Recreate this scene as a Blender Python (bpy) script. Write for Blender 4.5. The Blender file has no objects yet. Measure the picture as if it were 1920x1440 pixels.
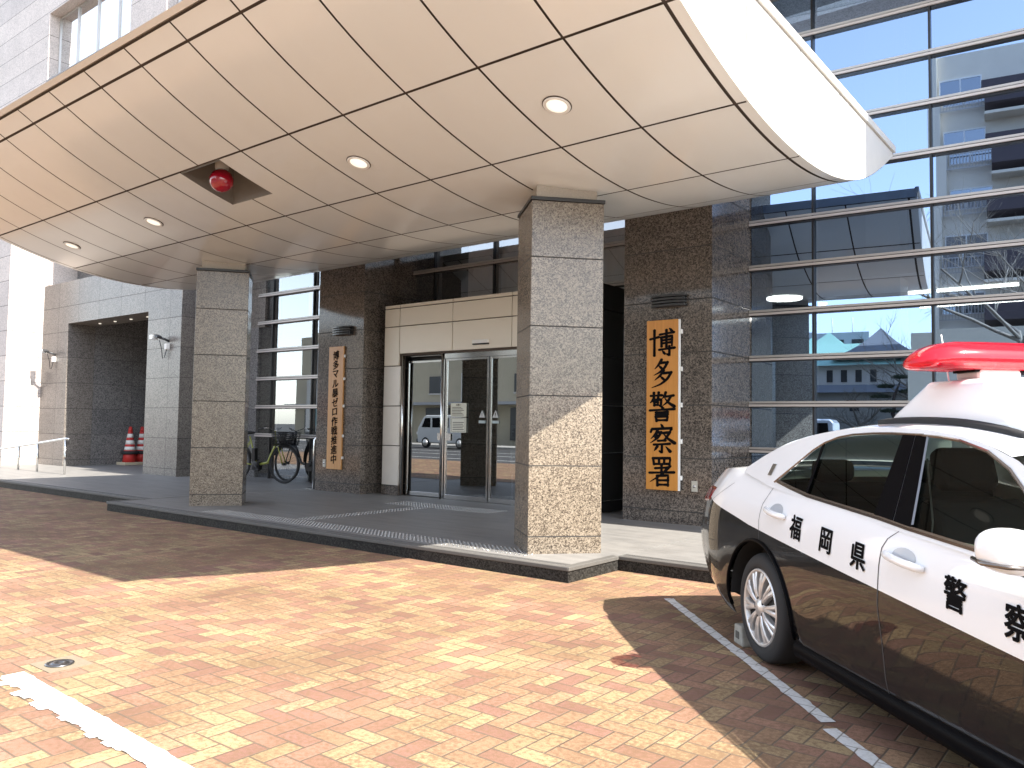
import bpy, bmesh, math, random
from mathutils import Vector, Matrix
from mathutils.geometry import tessellate_polygon
R = math.radians
random.seed(7)
S = bpy.context.scene
C = S.collection

# ------------------------------------------------------------------ camera, sky, sun, exposure
F_PX, HORIZON, ROLL, YAW, CAM_H = 1520.0, 799.0, R(0.83), R(38.1), 1.40
cam_d = bpy.data.cameras.new("camera")
cam_d.sensor_width = 36.0
cam_d.lens = F_PX / 1920.0 * 36.0
cam_d.clip_end = 3000.0
cam_d.clip_start = 0.05
cam = bpy.data.objects.new("camera", cam_d)
C.objects.link(cam)
_t = math.atan((HORIZON - 720.0) / F_PX * math.cos(ROLL))
_fw = Vector((-math.sin(YAW) * math.cos(_t), math.cos(YAW) * math.cos(_t), math.sin(_t)))
_r0 = Vector((math.cos(YAW), math.sin(YAW), 0.0))
_u0 = _r0.cross(_fw)
_rr = _r0 * math.cos(ROLL) + _u0 * math.sin(ROLL)
_uu = -_r0 * math.sin(ROLL) + _u0 * math.cos(ROLL)
cam.matrix_world = Matrix(((_rr.x, _uu.x, -_fw.x, 0), (_rr.y, _uu.y, -_fw.y, 0), (_rr.z, _uu.z, -_fw.z, CAM_H), (0, 0, 0, 1)))
S.camera = cam

SUN_TO = Vector((1.0, -0.02, 1.05)).normalized()
world = bpy.data.worlds.new("World")
S.world = world
world.use_nodes = True
wn = world.node_tree
sky = wn.nodes.new("ShaderNodeTexSky")
sky.sky_type = 'NISHITA'
sky.sun_disc = False
sky.sun_elevation = math.asin(SUN_TO.z)
sky.sun_rotation = math.atan2(SUN_TO.x, SUN_TO.y)
sky.air_density = 1.0
sky.dust_density = 0.6
sky.ozone_density = 1.2
bg = wn.nodes["Background"]
bg.inputs[1].default_value = 0.15
hs = wn.nodes.new("ShaderNodeHueSaturation")
hs.inputs["Saturation"].default_value = 0.50
wn.links.new(sky.outputs[0], hs.inputs["Color"])
wn.links.new(hs.outputs[0], bg.inputs[0])

sun_d = bpy.data.lights.new("sun", 'SUN')
sun_d.energy = 3.8
sun_d.angle = R(0.5)
sun_d.color = (1.0, 0.93, 0.82)
sun = bpy.data.objects.new("sun", sun_d)
C.objects.link(sun)
sun.rotation_euler = SUN_TO.to_track_quat('Z', 'Y').to_euler()
sun.location = (30, 0, 40)

S.view_settings.view_transform = 'Standard'
S.view_settings.look = 'None'
S.view_settings.gamma = 1.0
S.view_settings.use_curve_mapping = False
S.view_settings.exposure = 2.0
S.render.engine = 'CYCLES'
S.cycles.use_denoising = True
S.cycles.max_bounces = 10
S.cycles.transparent_max_bounces = 12
S.cycles.caustics_reflective = True
S.cycles.sample_clamp_indirect = 6.0

# ------------------------------------------------------------------ node helper and materials
class NT:
    def __init__(s, name):
        s.m = bpy.data.materials.new(name)
        s.m.use_nodes = True
        s.t = s.m.node_tree
        s.b = s.t.nodes["Principled BSDF"]
        s.out = s.t.nodes["Material Output"]
    def n(s, typ, ins=None, **kw):
        nd = s.t.nodes.new(typ)
        for k, v in kw.items(): setattr(nd, k, v)
        for k, v in (ins or {}).items(): s.put(nd.inputs[k], v)
        return nd
    def put(s, sock, v):
        if isinstance(v, bpy.types.NodeSocket): s.t.links.new(v, sock)
        else:
            if hasattr(sock.default_value, '__len__') and len(sock.default_value) == 4 and len(v) == 3: v = (*v, 1.0)
            sock.default_value = v
    def M(s, op, a, b=0.0, c=0.0):
        nd = s.t.nodes.new("ShaderNodeMath"); nd.operation = op
        for i, v in enumerate((a, b, c)): s.put(nd.inputs[i], v)
        return nd.outputs[0]
    def mix(s, f, a, b, mode='MIX'):
        nd = s.t.nodes.new("ShaderNodeMix"); nd.data_type = 'RGBA'; nd.blend_type = mode
        s.put(nd.inputs[0], f); s.put(nd.inputs[6], a); s.put(nd.inputs[7], b)
        return nd.outputs[2]
    def ramp(s, f, stops, interp='LINEAR'):
        nd = s.t.nodes.new("ShaderNodeValToRGB"); cr = nd.color_ramp; cr.interpolation = interp
        while len(cr.elements) < len(stops): cr.elements.new(0.5)
        for e, (p, c) in zip(cr.elements, stops):
            e.position = p; e.color = (*c, 1.0) if len(c) == 3 else c
        s.put(nd.inputs[0], f)
        return nd.outputs[0]
    def pos(s): return s.n("ShaderNodeNewGeometry").outputs["Position"]
    def obj(s): return s.n("ShaderNodeTexCoord").outputs["Object"]
    def xyz(s, v):
        nd = s.n("ShaderNodeSeparateXYZ", {0: v}); return nd.outputs[0], nd.outputs[1], nd.outputs[2]
    def noise(s, v, scale, detail=3.0, rough=0.55):
        nd = s.n("ShaderNodeTexNoise", {"Vector": v, "Scale": scale, "Detail": detail, "Roughness": rough}); return nd.outputs[0]
    def setp(s, **kw):
        for k, v in kw.items(): s.put(s.b.inputs[k.replace('_', ' ')], v)
    def bump(s, h, dist=0.002, strength=1.0):
        nd = s.n("ShaderNodeBump", {"Height": h, "Distance": dist, "Strength": strength})
        s.t.links.new(nd.outputs[0], s.b.inputs["Normal"])

def plain(name, col, rough=0.5, metal=0.0, coat=0.0, var=0.06, scale=6.0):
    g = NT(name)
    f = g.noise(g.pos(), scale, 4.0)
    a = tuple(c * (1 - var) for c in col); b = tuple(min(1, c * (1 + var)) for c in col)
    g.setp(Base_Color=g.mix(f, a, b), Metallic=metal, Coat_Weight=coat, Coat_Roughness=0.05)
    g.setp(Roughness=g.M('ADD', rough - 0.04, g.M('MULTIPLY', f, 0.08)))
    return g.m

def herring(g, w=0.1035, ox=0.0, oy=0.0):
    x, y, z = g.xyz(g.pos())
    x = g.M('DIVIDE', g.M('ADD', x, ox), w); y = g.M('DIVIDE', g.M('ADD', y, oy), w)
    i = g.M('FLOOR', x); j = g.M('FLOOR', y)
    m = g.M('FLOORED_MODULO', g.M('SUBTRACT', i, j), 4.0)
    fx = g.M('SUBTRACT', x, i); fy = g.M('SUBTRACT', y, j)
    h = g.M('LESS_THAN', m, 1.5)
    m1 = g.M('COMPARE', m, 1.0, 0.2); m2 = g.M('COMPARE', m, 2.0, 0.2)
    uh = g.M('ADD', fx, m1); uv = g.M('ADD', fy, m2)
    u = g.M('ADD', uv, g.M('MULTIPLY', h, g.M('SUBTRACT', uh, uv)))
    v = g.M('ADD', fx, g.M('MULTIPLY', h, g.M('SUBTRACT', fy, fx)))
    du = g.M('MINIMUM', u, g.M('SUBTRACT', 2.0, u)); dv = g.M('MINIMUM', v, g.M('SUBTRACT', 1.0, v))
    d = g.M('MINIMUM', du, dv)
    cid = g.n("ShaderNodeCombineXYZ", {0: g.M('SUBTRACT', i, m1), 1: g.M('SUBTRACT', j, m2), 2: h}).outputs[0]
    return d, cid

def mat_brick():
    g = NT("brick_paving")
    d, cid = herring(g)
    p = g.pos()
    rnd = g.n("ShaderNodeTexWhiteNoise", {0: cid}, noise_dimensions='3D')
    col = g.ramp(rnd.outputs[0], [(0.0, (0.325, 0.240, 0.135)), (0.34, (0.315, 0.200, 0.122)), (0.64, (0.275, 0.155, 0.110)), (0.88, (0.235, 0.128, 0.098))], 'CONSTANT')
    r2 = g.n("ShaderNodeTexWhiteNoise", {0: g.n("ShaderNodeVectorMath", {0: cid, 1: (13.1, 7.7, 3.3)}, operation='ADD').outputs[0]}, noise_dimensions='3D').outputs[0]
    col = g.mix(1.0, col, g.ramp(r2, [(0.0, (0.82, 0.82, 0.82)), (1.0, (1.12, 1.12, 1.12))]), 'MULTIPLY')
    gr = g.noise(p, 330.0, 2.0, 0.7)
    col = g.mix(1.0, col, g.ramp(gr, [(0.3, (0.62, 0.61, 0.60)), (0.7, (1.32, 1.32, 1.32))]), 'MULTIPLY')
    mo = g.noise(p, 38.0, 4.0, 0.7)
    mk = g.ramp(g.M('ADD', g.M('MULTIPLY', mo, 0.75), g.M('MULTIPLY', g.noise(p, 1.1, 3.0), 0.45)), [(0.53, (0, 0, 0)), (0.68, (1, 1, 1))])
    col = g.mix(g.M('MULTIPLY', mk, 0.8), col, (0.165, 0.098, 0.058))
    st = g.noise(p, 1.3, 5.0, 0.65)
    col = g.mix(1.0, col, g.ramp(st, [(0.32, (0.80, 0.79, 0.77)), (0.62, (1.06, 1.05, 1.04))]), 'MULTIPLY')
    spots = g.n("ShaderNodeTexVoronoi", {"Vector": p, "Scale": 2.2, "Randomness": 1.0}).outputs[0]
    sm = g.M('LESS_THAN', g.M('ADD', spots, g.M('MULTIPLY', g.noise(p, 60.0), 0.05)), 0.052)
    col = g.mix(g.M('MULTIPLY', sm, 0.75), col, (0.05, 0.042, 0.038))
    jn = g.n("ShaderNodeMapRange", {0: g.M('ADD', d, g.M('MULTIPLY', g.M('SUBTRACT', g.noise(p, 45.0), 0.5), 0.035)), 1: 0.022, 2: 0.062}).outputs[0]
    jc = g.mix(g.noise(p, 1.8, 3.0), (0.045, 0.032, 0.025), (0.20, 0.15, 0.105))
    g.setp(Base_Color=g.mix(jn, jc, col), Roughness=0.82, Specular_IOR_Level=0.3)
    hh = g.M('ADD', g.M('MULTIPLY', jn, 1.0), g.M('ADD', g.M('MULTIPLY', gr, 0.18), g.M('MULTIPLY', r2, 0.25)))
    g.bump(hh, 0.0035, 0.8)
    return g.m

def mat_paint_line():
    g = NT("road_paint")
    d, cid = herring(g)
    p = g.pos()
    jn = g.n("ShaderNodeMapRange", {0: d, 1: 0.02, 2: 0.05}).outputs[0]
    w = g.noise(p, 40.0, 4.0, 0.7)
    col = g.mix(g.ramp(w, [(0.3, (0, 0, 0)), (0.55, (1, 1, 1))]), (0.50, 0.48, 0.45), (0.66, 0.655, 0.64))
    g.setp(Base_Color=g.mix(jn, (0.26, 0.24, 0.21), col), Roughness=0.6)
    g.bump(jn, 0.003, 0.7)
    return g.m

def mat_granite(name, cols, rough=0.16, z0=0.31, dz=0.7, xj=None, grain=1.0, spec=0.5, joint=0.008, coat=0.0, ydir=False):
    """speckled granite slabs, courses dz high, optional vertical joints every xj metres"""
    g = NT(name)
    p = g.pos()
    x, y, z = g.xyz(p)
    v1 = g.n("ShaderNodeTexVoronoi", {"Vector": p, "Scale": 95.0 * grain}).outputs["Color"]
    v2 = g.n("ShaderNodeTexVoronoi", {"Vector": p, "Scale": 48.0 * grain}).outputs["Color"]
    a = g.n("ShaderNodeSeparateColor", {0: v1}).outputs[0]
    b = g.n("ShaderNodeSeparateColor", {0: v2}).outputs[1]
    k = g.M('ADD', g.M('MULTIPLY', a, 0.55), g.M('MULTIPLY', b, 0.45))
    k = g.M('ADD', k, g.M('MULTIPLY', g.M('SUBTRACT', g.noise(p, 9.0, 3.0), 0.5), 0.25))
    n = len(cols)
    col = g.ramp(k, [(0.22 + 0.56 * i / (n - 1), c) for i, c in enumerate(cols)])
    zz = g.M('DIVIDE', g.M('SUBTRACT', z, z0), dz)
    cid = g.M('FLOOR', zz)
    fr = g.M('SUBTRACT', zz, cid)
    dd = g.M('MULTIPLY', g.M('MINIMUM', fr, g.M('SUBTRACT', 1.0, fr)), dz)
    sid = 0.0
    if xj:
        xx = g.M('DIVIDE', g.M('ADD', y if ydir else x, 100.5), xj)
        xi = g.M('FLOOR', xx); xf = g.M('SUBTRACT', xx, xi)
        dd = g.M('MINIMUM', dd, g.M('MULTIPLY', g.M('MINIMUM', xf, g.M('SUBTRACT', 1.0, xf)), xj))
        sid = xi
    tone = g.n("ShaderNodeTexWhiteNoise", {0: g.n("ShaderNodeCombineXYZ", {0: cid, 1: sid, 2: 0.0}).outputs[0]}, noise_dimensions='3D').outputs[0]
    col = g.mix(1.0, col, g.ramp(tone, [(0.0, (0.88, 0.88, 0.89)), (1.0, (1.10, 1.09, 1.07))]), 'MULTIPLY')
    big = g.noise(p, 0.9, 4.0, 0.6)
    col = g.mix(1.0, col, g.ramp(big, [(0.3, (0.90, 0.90, 0.90)), (0.7, (1.08, 1.08, 1.08))]), 'MULTIPLY')
    jm = g.M('GREATER_THAN', dd, joint * 0.5)
    g.setp(Base_Color=g.mix(jm, (0.03, 0.028, 0.026), col))
    g.setp(Roughness=g.mix(jm, (0.8, 0.8, 0.8), (rough, rough, rough)), Specular_IOR_Level=spec, Coat_Weight=coat, Coat_Roughness=0.04)
    g.bump(g.M('ADD', jm, g.M('MULTIPLY', big, 0.15)), 0.002, 0.35)
    return g.m

def mat_glass(name, refl, tint, rough=0.0, rc=(0.9, 0.95, 1.0), waver=0.0):
    """reflective architectural glazing: mirror coat over tinted see-through pane"""
    g = NT(name)
    g.t.nodes.remove(g.b)
    gl = g.n("ShaderNodeBsdfGlossy", {"Color": rc, "Roughness": rough})
    tr = g.n("ShaderNodeBsdfTransparent", {"Color": tint})
    fr = g.n("ShaderNodeFresnel", {"IOR": 1.5}).outputs[0]
    f = g.M('MINIMUM', g.M('ADD', refl, g.M('MULTIPLY', fr, 1.0 - refl)), 1.0)
    if waver:
        nz = g.noise(g.pos(), 1.1, 1.0)
        bp = g.n("ShaderNodeBump", {"Height": nz, "Distance": waver, "Strength": 1.0})
        g.t.links.new(bp.outputs[0], gl.inputs["Normal"])
    mx = g.n("ShaderNodeMixShader", {0: f, 1: tr.outputs[0], 2: gl.outputs[0]})
    g.t.links.new(mx.outputs[0], g.out.inputs[0])
    return g.m

def emis(name, col, st):
    g = NT(name); g.setp(Base_Color=col, Emission_Color=col, Emission_Strength=st); return g.m

MT = {}
MT['brick'] = mat_brick()
MT['line'] = mat_paint_line()
MT['asphalt'] = plain("asphalt", (0.05, 0.05, 0.052), 0.85, var=0.25, scale=25)
_gc = [(0.055, 0.044, 0.035), (0.12, 0.097, 0.074), (0.18, 0.148, 0.114), (0.24, 0.202, 0.156), (0.30, 0.256, 0.20)]
MT['gran_col'] = mat_granite("granite_speckled_brown", _gc, rough=0.22, grain=1.5, joint=0.012)
MT['gran_pil'] = mat_granite("granite_polished_brown", [(0.03, 0.026, 0.023), (0.088, 0.074, 0.064), (0.145, 0.121, 0.102), (0.215, 0.182, 0.153)], rough=0.10, spec=0.5, joint=0.014)
MT['gran_wall'] = mat_granite("granite_grey_flamed", [(0.07, 0.062, 0.057), (0.13, 0.117, 0.107), (0.185, 0.168, 0.154), (0.24, 0.22, 0.20)], rough=0.3, xj=1.18, joint=0.009)
MT['gran_upper'] = mat_granite("granite_lit_tone", [(0.37, 0.33, 0.31), (0.48, 0.43, 0.405), (0.54, 0.485, 0.455), (0.59, 0.53, 0.50)], rough=0.6, z0=11.55 - 0.7 * 6, dz=0.7, joint=0.012, grain=0.8)  # same stone as gran_wall; brighter light above the canopy put into its colour
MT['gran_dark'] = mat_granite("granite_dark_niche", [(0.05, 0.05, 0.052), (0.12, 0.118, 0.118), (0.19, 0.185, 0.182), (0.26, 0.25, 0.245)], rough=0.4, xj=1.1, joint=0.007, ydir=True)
MT['neck'] = plain("granite_neck", (0.40, 0.36, 0.31), 0.5, var=0.25, scale=60)
MT['kerb'] = mat_granite("granite_black_kerb", [(0.010, 0.0098, 0.0095), (0.02, 0.0195, 0.0185), (0.032, 0.031, 0.029), (0.05, 0.048, 0.045)], rough=0.5, spec=0.15, z0=-5.0, dz=40.0, xj=1.2, joint=0.008, grain=1.2)
MT['soffit'] = None

def mat_platform():
    g = NT("platform_stone")
    p = g.pos(); x, y, z = g.xyz(p)
    n1 = g.noise(p, 3.0, 5.0, 0.65); n2 = g.noise(p, 160.0, 2.0)
    s = g.n("ShaderNodeVectorMath", {0: p, 1: (0.7, 4.0, 1.0)}, operation='MULTIPLY').outputs[0]
    n3 = g.noise(s, 2.0, 4.0, 0.6)
    col = g.ramp(g.M('ADD', g.M('MULTIPLY', n1, 0.5), g.M('MULTIPLY', n3, 0.5)), [(0.3, (0.14, 0.137, 0.133)), (0.5, (0.20, 0.194, 0.187)), (0.7, (0.245, 0.237, 0.226))])
    col = g.mix(1.0, col, g.ramp(n2, [(0.3, (0.85, 0.85, 0.85)), (0.7, (1.1, 1.1, 1.1))]), 'MULTIPLY')
    fx = g.M('FRACT', g.M('DIVIDE', g.M('ADD', x, 100.0), 0.6)); fy = g.M('FRACT', g.M('DIVIDE', g.M('ADD', y, 100.12), 0.6))
    d = g.M('MINIMUM', g.M('MINIMUM', fx, g.M('SUBTRACT', 1.0, fx)), g.M('MINIMUM', fy, g.M('SUBTRACT', 1.0, fy)))
    jm = g.M('GREATER_THAN', d, 0.006)
    col = g.mix(jm, (0.17, 0.165, 0.16), col)
    g.setp(Base_Color=col, Roughness=g.M('ADD', 0.42, g.M('MULTIPLY', n1, 0.25)))
    g.bump(n2, 0.001, 0.4)
    return g.m
MT['platform'] = mat_platform()

def mat_canopy():
    g = NT("canopy_beige_panel")
    p = g.pos()
    s = g.n("ShaderNodeVectorMath", {0: p, 1: (1.0, 0.25, 0.25)}, operation='MULTIPLY').outputs[0]
    n = g.noise(s, 2.2, 3.0); m = g.noise(p, 0.55, 2.0)
    col = g.ramp(g.M('ADD', g.M('MULTIPLY', n, 0.4), g.M('MULTIPLY', m, 0.6)), [(0.3, (0.755, 0.765, 0.745)), (0.55, (0.79, 0.80, 0.775)), (0.75, (0.82, 0.825, 0.80))])
    g.setp(Base_Color=col, Metallic=0.0, Roughness=0.3, Specular_IOR_Level=0.5, Coat_Weight=0.65, Coat_Roughness=0.12)
    g.setp(Coat_IOR=1.7)
    g.bump(g.noise(p, 0.8, 2.0), 0.03, 0.22)
    return g.m
MT['canopy'] = mat_canopy()
MT['canopy_end'] = plain("canopy_end_panel", (0.74, 0.72, 0.68), 0.35, 0.1)
MT['groove'] = plain("joint_dark", (0.075, 0.055, 0.042), 0.8)
MT['steel'] = plain("stainless_steel", (0.62, 0.62, 0.61), 0.18, 1.0, var=0.04)
MT['alu'] = plain("aluminium_bar", (0.46, 0.44, 0.42), 0.4, 0.55, var=0.05)
MT['alu_lit'] = plain("aluminium_bar_lit", (0.54, 0.495, 0.47), 0.4, 0.35, var=0.05)  # lit copy of the bar metal, light on the lower bar put into colour
MT['black'] = plain("black_frame", (0.012, 0.012, 0.014), 0.35)
MT['blackrub'] = plain("black_rubber", (0.02, 0.02, 0.021), 0.75, var=0.15)
MT['darkgrey'] = plain("dark_grey_metal", (0.05, 0.052, 0.055), 0.4, 0.3)
MT['glass'] = mat_glass("facade_glass", 0.62, (0.30, 0.34, 0.36), 0.0, (0.40, 0.55, 0.80))
MT['glass_low'] = mat_glass("lobby_glass", 0.26, (0.78, 0.76, 0.76), 0.0)
MT['glass_door'] = mat_glass("door_glass", 0.30, (0.35, 0.38, 0.38), 0.0)
MT['vest'] = plain("vestibule_metal_panel", (0.76, 0.70, 0.60), 0.38, 0.1, var=0.05, scale=1.2)
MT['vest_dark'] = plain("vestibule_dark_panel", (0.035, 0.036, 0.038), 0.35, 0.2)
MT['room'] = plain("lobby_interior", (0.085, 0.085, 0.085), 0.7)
MT['curtain'] = plain("curtain_fabric", (0.80, 0.78, 0.74), 0.9, var=0.1, scale=2)
MT['white'] = plain("white_plastic", (0.78, 0.77, 0.74), 0.4)
MT['lampglass'] = emis("downlight_diffuser", (0.85, 0.80, 0.68), 0.27)
MT['red_globe'] = NT("red_globe_glass").m
_b = MT['red_globe'].node_tree.nodes["Principled BSDF"]
_b.inputs["Base Color"].default_value = (0.30, 0.006, 0.018, 1); _b.inputs["Roughness"].default_value = 0.08; _b.inputs["Coat Weight"].default_value = 0.6

def mat_wood(name, c1, c2):
    g = NT(name)
    p = g.pos()
    s = g.n("ShaderNodeVectorMath", {0: p, 1: (9.0, 9.0, 0.35)}, operation='MULTIPLY').outputs[0]
    n = g.noise(s, 3.0, 5.0, 0.6)
    g.setp(Base_Color=g.mix(g.ramp(n, [(0.3, (0, 0, 0)), (0.7, (1, 1, 1))]), c1, c2), Roughness=0.38, Coat_Weight=0.25, Coat_Roughness=0.2)
    return g.m
MT['wood_orange'] = mat_wood("sign_wood_orange", (0.50, 0.20, 0.028), (0.62, 0.27, 0.045))
MT['wood_tan'] = mat_wood("sign_wood_tan", (0.48, 0.23, 0.075), (0.56, 0.29, 0.105))
MT['ink'] = plain("black_ink", (0.005, 0.0045, 0.005), 0.8)
MT['ink'].node_tree.nodes["Principled BSDF"].inputs["Specular IOR Level"].default_value = 0.08
# ------------------------------------------------------------------ mesh and object helpers
def wm(o):
    m = o.matrix_basis.copy()
    return wm(o.parent) @ m if o.parent else m

class MB:
    def __init__(s): s.v, s.f, s.mi, s.sm = [], [], [], []
    def add(s, vs, fs, m=0, smooth=False):
        o = len(s.v); s.v += [tuple(v) for v in vs]
        for f in fs: s.f.append(tuple(o + i for i in f)); s.mi.append(m); s.sm.append(smooth)
        return s
    def box(s, x0, x1, y0, y1, z0, z1, m=0):
        v = [(x0, y0, z0), (x1, y0, z0), (x1, y1, z0), (x0, y1, z0), (x0, y0, z1), (x1, y0, z1), (x1, y1, z1), (x0, y1, z1)]
        return s.add(v, [(0, 3, 2, 1), (4, 5, 6, 7), (0, 1, 5, 4), (1, 2, 6, 5), (2, 3, 7, 6), (3, 0, 4, 7)], m)
    def quad(s, a, b, c, d, m=0): return s.add([a, b, c, d], [(0, 1, 2, 3)], m)
    def prism(s, pts, d, m=0, smooth=False):
        """pts: closed 3-D polygon, d: extrusion vector"""
        d = Vector(d); n = len(pts)
        v = [Vector(p) for p in pts] + [Vector(p) + d for p in pts]
        return s.add(v, [tuple(reversed(range(n))), tuple(range(n, 2 * n))] + [(i, (i + 1) % n, n + (i + 1) % n, n + i) for i in range(n)], m, smooth)
    def tube(s, path, r, n=8, m=0, close=False, caps=True):
        P = [Vector(p) for p in path]; k = len(P)
        rs = r if isinstance(r, (list, tuple)) else [r] * k
        vs, fs = [], []
        ref = None
        for i in range(k):
            if close: t = (P[(i + 1) % k] - P[i - 1])
            else: t = P[min(i + 1, k - 1)] - P[max(i - 1, 0)]
            t.normalize()
            if ref is None:
                ref = Vector((0, 0, 1)) if abs(t.z) < 0.9 else Vector((1, 0, 0))
            a = (ref - t * ref.dot(t))
            if a.length < 1e-5: a = t.orthogonal()
            a.normalize(); b = t.cross(a); ref = a
            for j in range(n):
                w = 2 * math.pi * j / n
                vs.append(P[i] + (a * math.cos(w) + b * math.sin(w)) * rs[i])
        for i in range(k if close else k - 1):
            for j in range(n):
                i2 = (i + 1) % k
                fs.append((i * n + j, i * n + (j + 1) % n, i2 * n + (j + 1) % n, i2 * n + j))
        if caps and not close: fs += [tuple(reversed(range(n))), tuple((k - 1) * n + j for j in range(n))]
        return s.add(vs, fs, m, True)
    def lathe(s, prof, c=(0, 0, 0), axis=(0, 0, 1), n=24, m=0, smooth=True):
        """prof: (radius, along-axis) pairs"""
        ax = Vector(axis).normalized(); u = ax.orthogonal().normalized(); w = ax.cross(u); c = Vector(c)
        vs, fs = [], []
        for r, h in prof:
            for j in range(n):
                t = 2 * math.pi * j / n
                vs.append(c + ax * h + (u * math.cos(t) + w * math.sin(t)) * r)
        for i in range(len(prof) - 1):
            for j in range(n): fs.append((i * n + j, i * n + (j + 1) % n, (i + 1) * n + (j + 1) % n, (i + 1) * n + j))
        if prof[0][0] > 1e-6: fs.append(tuple(reversed(range(n))))
        if prof[-1][0] > 1e-6: fs.append(tuple((len(prof) - 1) * n + j for j in range(n)))
        return s.add(vs, fs, m, smooth)
    def grid(s, rows, m=0, smooth=True, flip=False):
        nr, nc = len(rows), len(rows[0])
        vs = [p for r in rows for p in r]; fs = []
        for i in range(nr - 1):
            for j in range(nc - 1):
                q = (i * nc + j, i * nc + j + 1, (i + 1) * nc + j + 1, (i + 1) * nc + j)
                fs.append(tuple(reversed(q)) if flip else q)
        return s.add(vs, fs, m, smooth)
    def build(s, name, mats, parent=None, local=False, bevel=0.0, seg=2, fixn=True, solid=0.0):
        me = bpy.data.meshes.new(name)
        vs = s.v
        if parent and not local:
            inv = wm(parent).inverted(); vs = [inv @ Vector(v) for v in vs]
        me.from_pydata([tuple(v) for v in vs], [], s.f)
        if not isinstance(mats, (list, tuple)): mats = [mats]
        for m in mats: me.materials.append(m)
        me.polygons.foreach_set("material_index", s.mi); me.polygons.foreach_set("use_smooth", s.sm)
        if fixn:
            bm = bmesh.new(); bm.from_mesh(me); bmesh.ops.recalc_face_normals(bm, faces=bm.faces); bm.to_mesh(me); bm.free()
        me.update()
        o = bpy.data.objects.new(name, me); C.objects.link(o)
        if parent: o.parent = parent
        if solid:
            md = o.modifiers.new("thickness", 'SOLIDIFY'); md.thickness = solid; md.offset = -1
        if bevel:
            md = o.modifiers.new("bevel", 'BEVEL'); md.width = bevel; md.segments = seg; md.limit_method = 'ANGLE'; md.angle_limit = R(40); md.harden_normals = False
        return o

def tag(o, label, cat, group=None):
    o['label'] = label; o['category'] = cat
    if group: o['group'] = group
    return o
def thing(name, label, cat, loc=(0, 0, 0), rotz=0.0, group=None):
    o = bpy.data.objects.new(name, None); C.objects.link(o)
    o.empty_display_size = 0.2
    o.location = loc; o.rotation_euler = (0, 0, rotz)
    o.matrix_basis = Matrix.Translation(loc) @ Matrix.Rotation(rotz, 4, 'Z')
    return tag(o, label, cat, group)
def structure(o): o['kind'] = 'structure'; return o
def copy_thing(root, loc, rotz=None, label=None):
    c = root.copy(); C.objects.link(c)
    rz = root.rotation_euler.z if rotz is None else rotz
    c.matrix_basis = Matrix.Translation(loc) @ Matrix.Rotation(rz, 4, 'Z')
    if label: c['label'] = label
    for ch in list(root.children):
        d = ch.copy(); C.objects.link(d); d.parent = c
        for g in list(ch.children):
            e = g.copy(); C.objects.link(e); e.parent = d
    return c

def text_mesh(txt, size, shear=0.0, rise=0.0, depth=0.003):
    """glyph outline mesh, centred on the origin in the XZ plane, facing -Y"""
    cu = bpy.data.curves.new("glyphs", 'FONT'); cu.body = txt; cu.size = size; cu.align_x = 'CENTER'; cu.align_y = 'CENTER'
    cu.extrude = depth * 0.5; cu.resolution_u = 4
    o = bpy.data.objects.new("glyphs", cu); C.objects.link(o)
    dg = bpy.context.evaluated_depsgraph_get()
    me = bpy.data.meshes.new_from_object(o.evaluated_get(dg))
    bpy.data.objects.remove(o); bpy.data.curves.remove(cu)
    if not me.vertices: return [], []
    xs = [v.co.x for v in me.vertices]; ys = [v.co.y for v in me.vertices]
    cx, cy = (min(xs) + max(xs)) / 2, (min(ys) + max(ys)) / 2
    vs = []
    for v in me.vertices:
        x, y = v.co.x - cx, v.co.y - cy
        vs.append((x + shear * y, -v.co.z, y + rise * x))
    fs = [tuple(p.vertices) for p in me.polygons]
    bpy.data.meshes.remove(me)
    return vs, fs
def put_text(mb, txt, loc, size, m=0, offset=0.0, **kw):
    """glyph thickened by layering shifted copies a fraction of a millimetre apart"""
    vs, fs = text_mesh(txt, size, **kw)
    L = Vector(loc)
    for k, (a, b) in enumerate(BOLD if offset else ((0, 0),)):
        mb.add([L + Vector((v[0] + a * offset, v[1] - 0.0003 * k, v[2] + b * offset)) for v in vs], fs, m)
BOLD = ((0, 0), (1, 0), (-1, 0), (0, 1), (0, -1), (0.7, 0.7), (-0.7, -0.7), (0.7, -0.7), (-0.7, 0.7))

def spline(pts):
    """natural cubic through (x,y) points -> function"""
    x = [p[0] for p in pts]; y = [p[1] for p in pts]; n = len(x)
    h = [x[i + 1] - x[i] for i in range(n - 1)]
    al = [0] * n
    for i in range(1, n - 1): al[i] = 3 * ((y[i + 1] - y[i]) / h[i] - (y[i] - y[i - 1]) / h[i - 1])
    l = [1.0] * n; mu = [0.0] * n; z = [0.0] * n
    for i in range(1, n - 1):
        l[i] = 2 * (x[i + 1] - x[i - 1]) - h[i - 1] * mu[i - 1]; mu[i] = h[i] / l[i]; z[i] = (al[i] - h[i - 1] * z[i - 1]) / l[i]
    c = [0.0] * n; b = [0.0] * n; d = [0.0] * n
    for j in range(n - 2, -1, -1):
        c[j] = z[j] - mu[j] * c[j + 1]; b[j] = (y[j + 1] - y[j]) / h[j] - h[j] * (c[j + 1] + 2 * c[j]) / 3; d[j] = (c[j + 1] - c[j]) / (3 * h[j])
    def f(t):
        if t <= x[0]: return y[0] + b[0] * (t - x[0])
        if t >= x[-1]:
            j = n - 2; dx = h[j]; return y[-1] + (b[j] + 2 * c[j] * dx + 3 * d[j] * dx * dx) * (t - x[-1])
        j = 0
        while t > x[j + 1]: j += 1
        dx = t - x[j]
        return y[j] + b[j] * dx + c[j] * dx ** 2 + d[j] * dx ** 3
    return f
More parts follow.
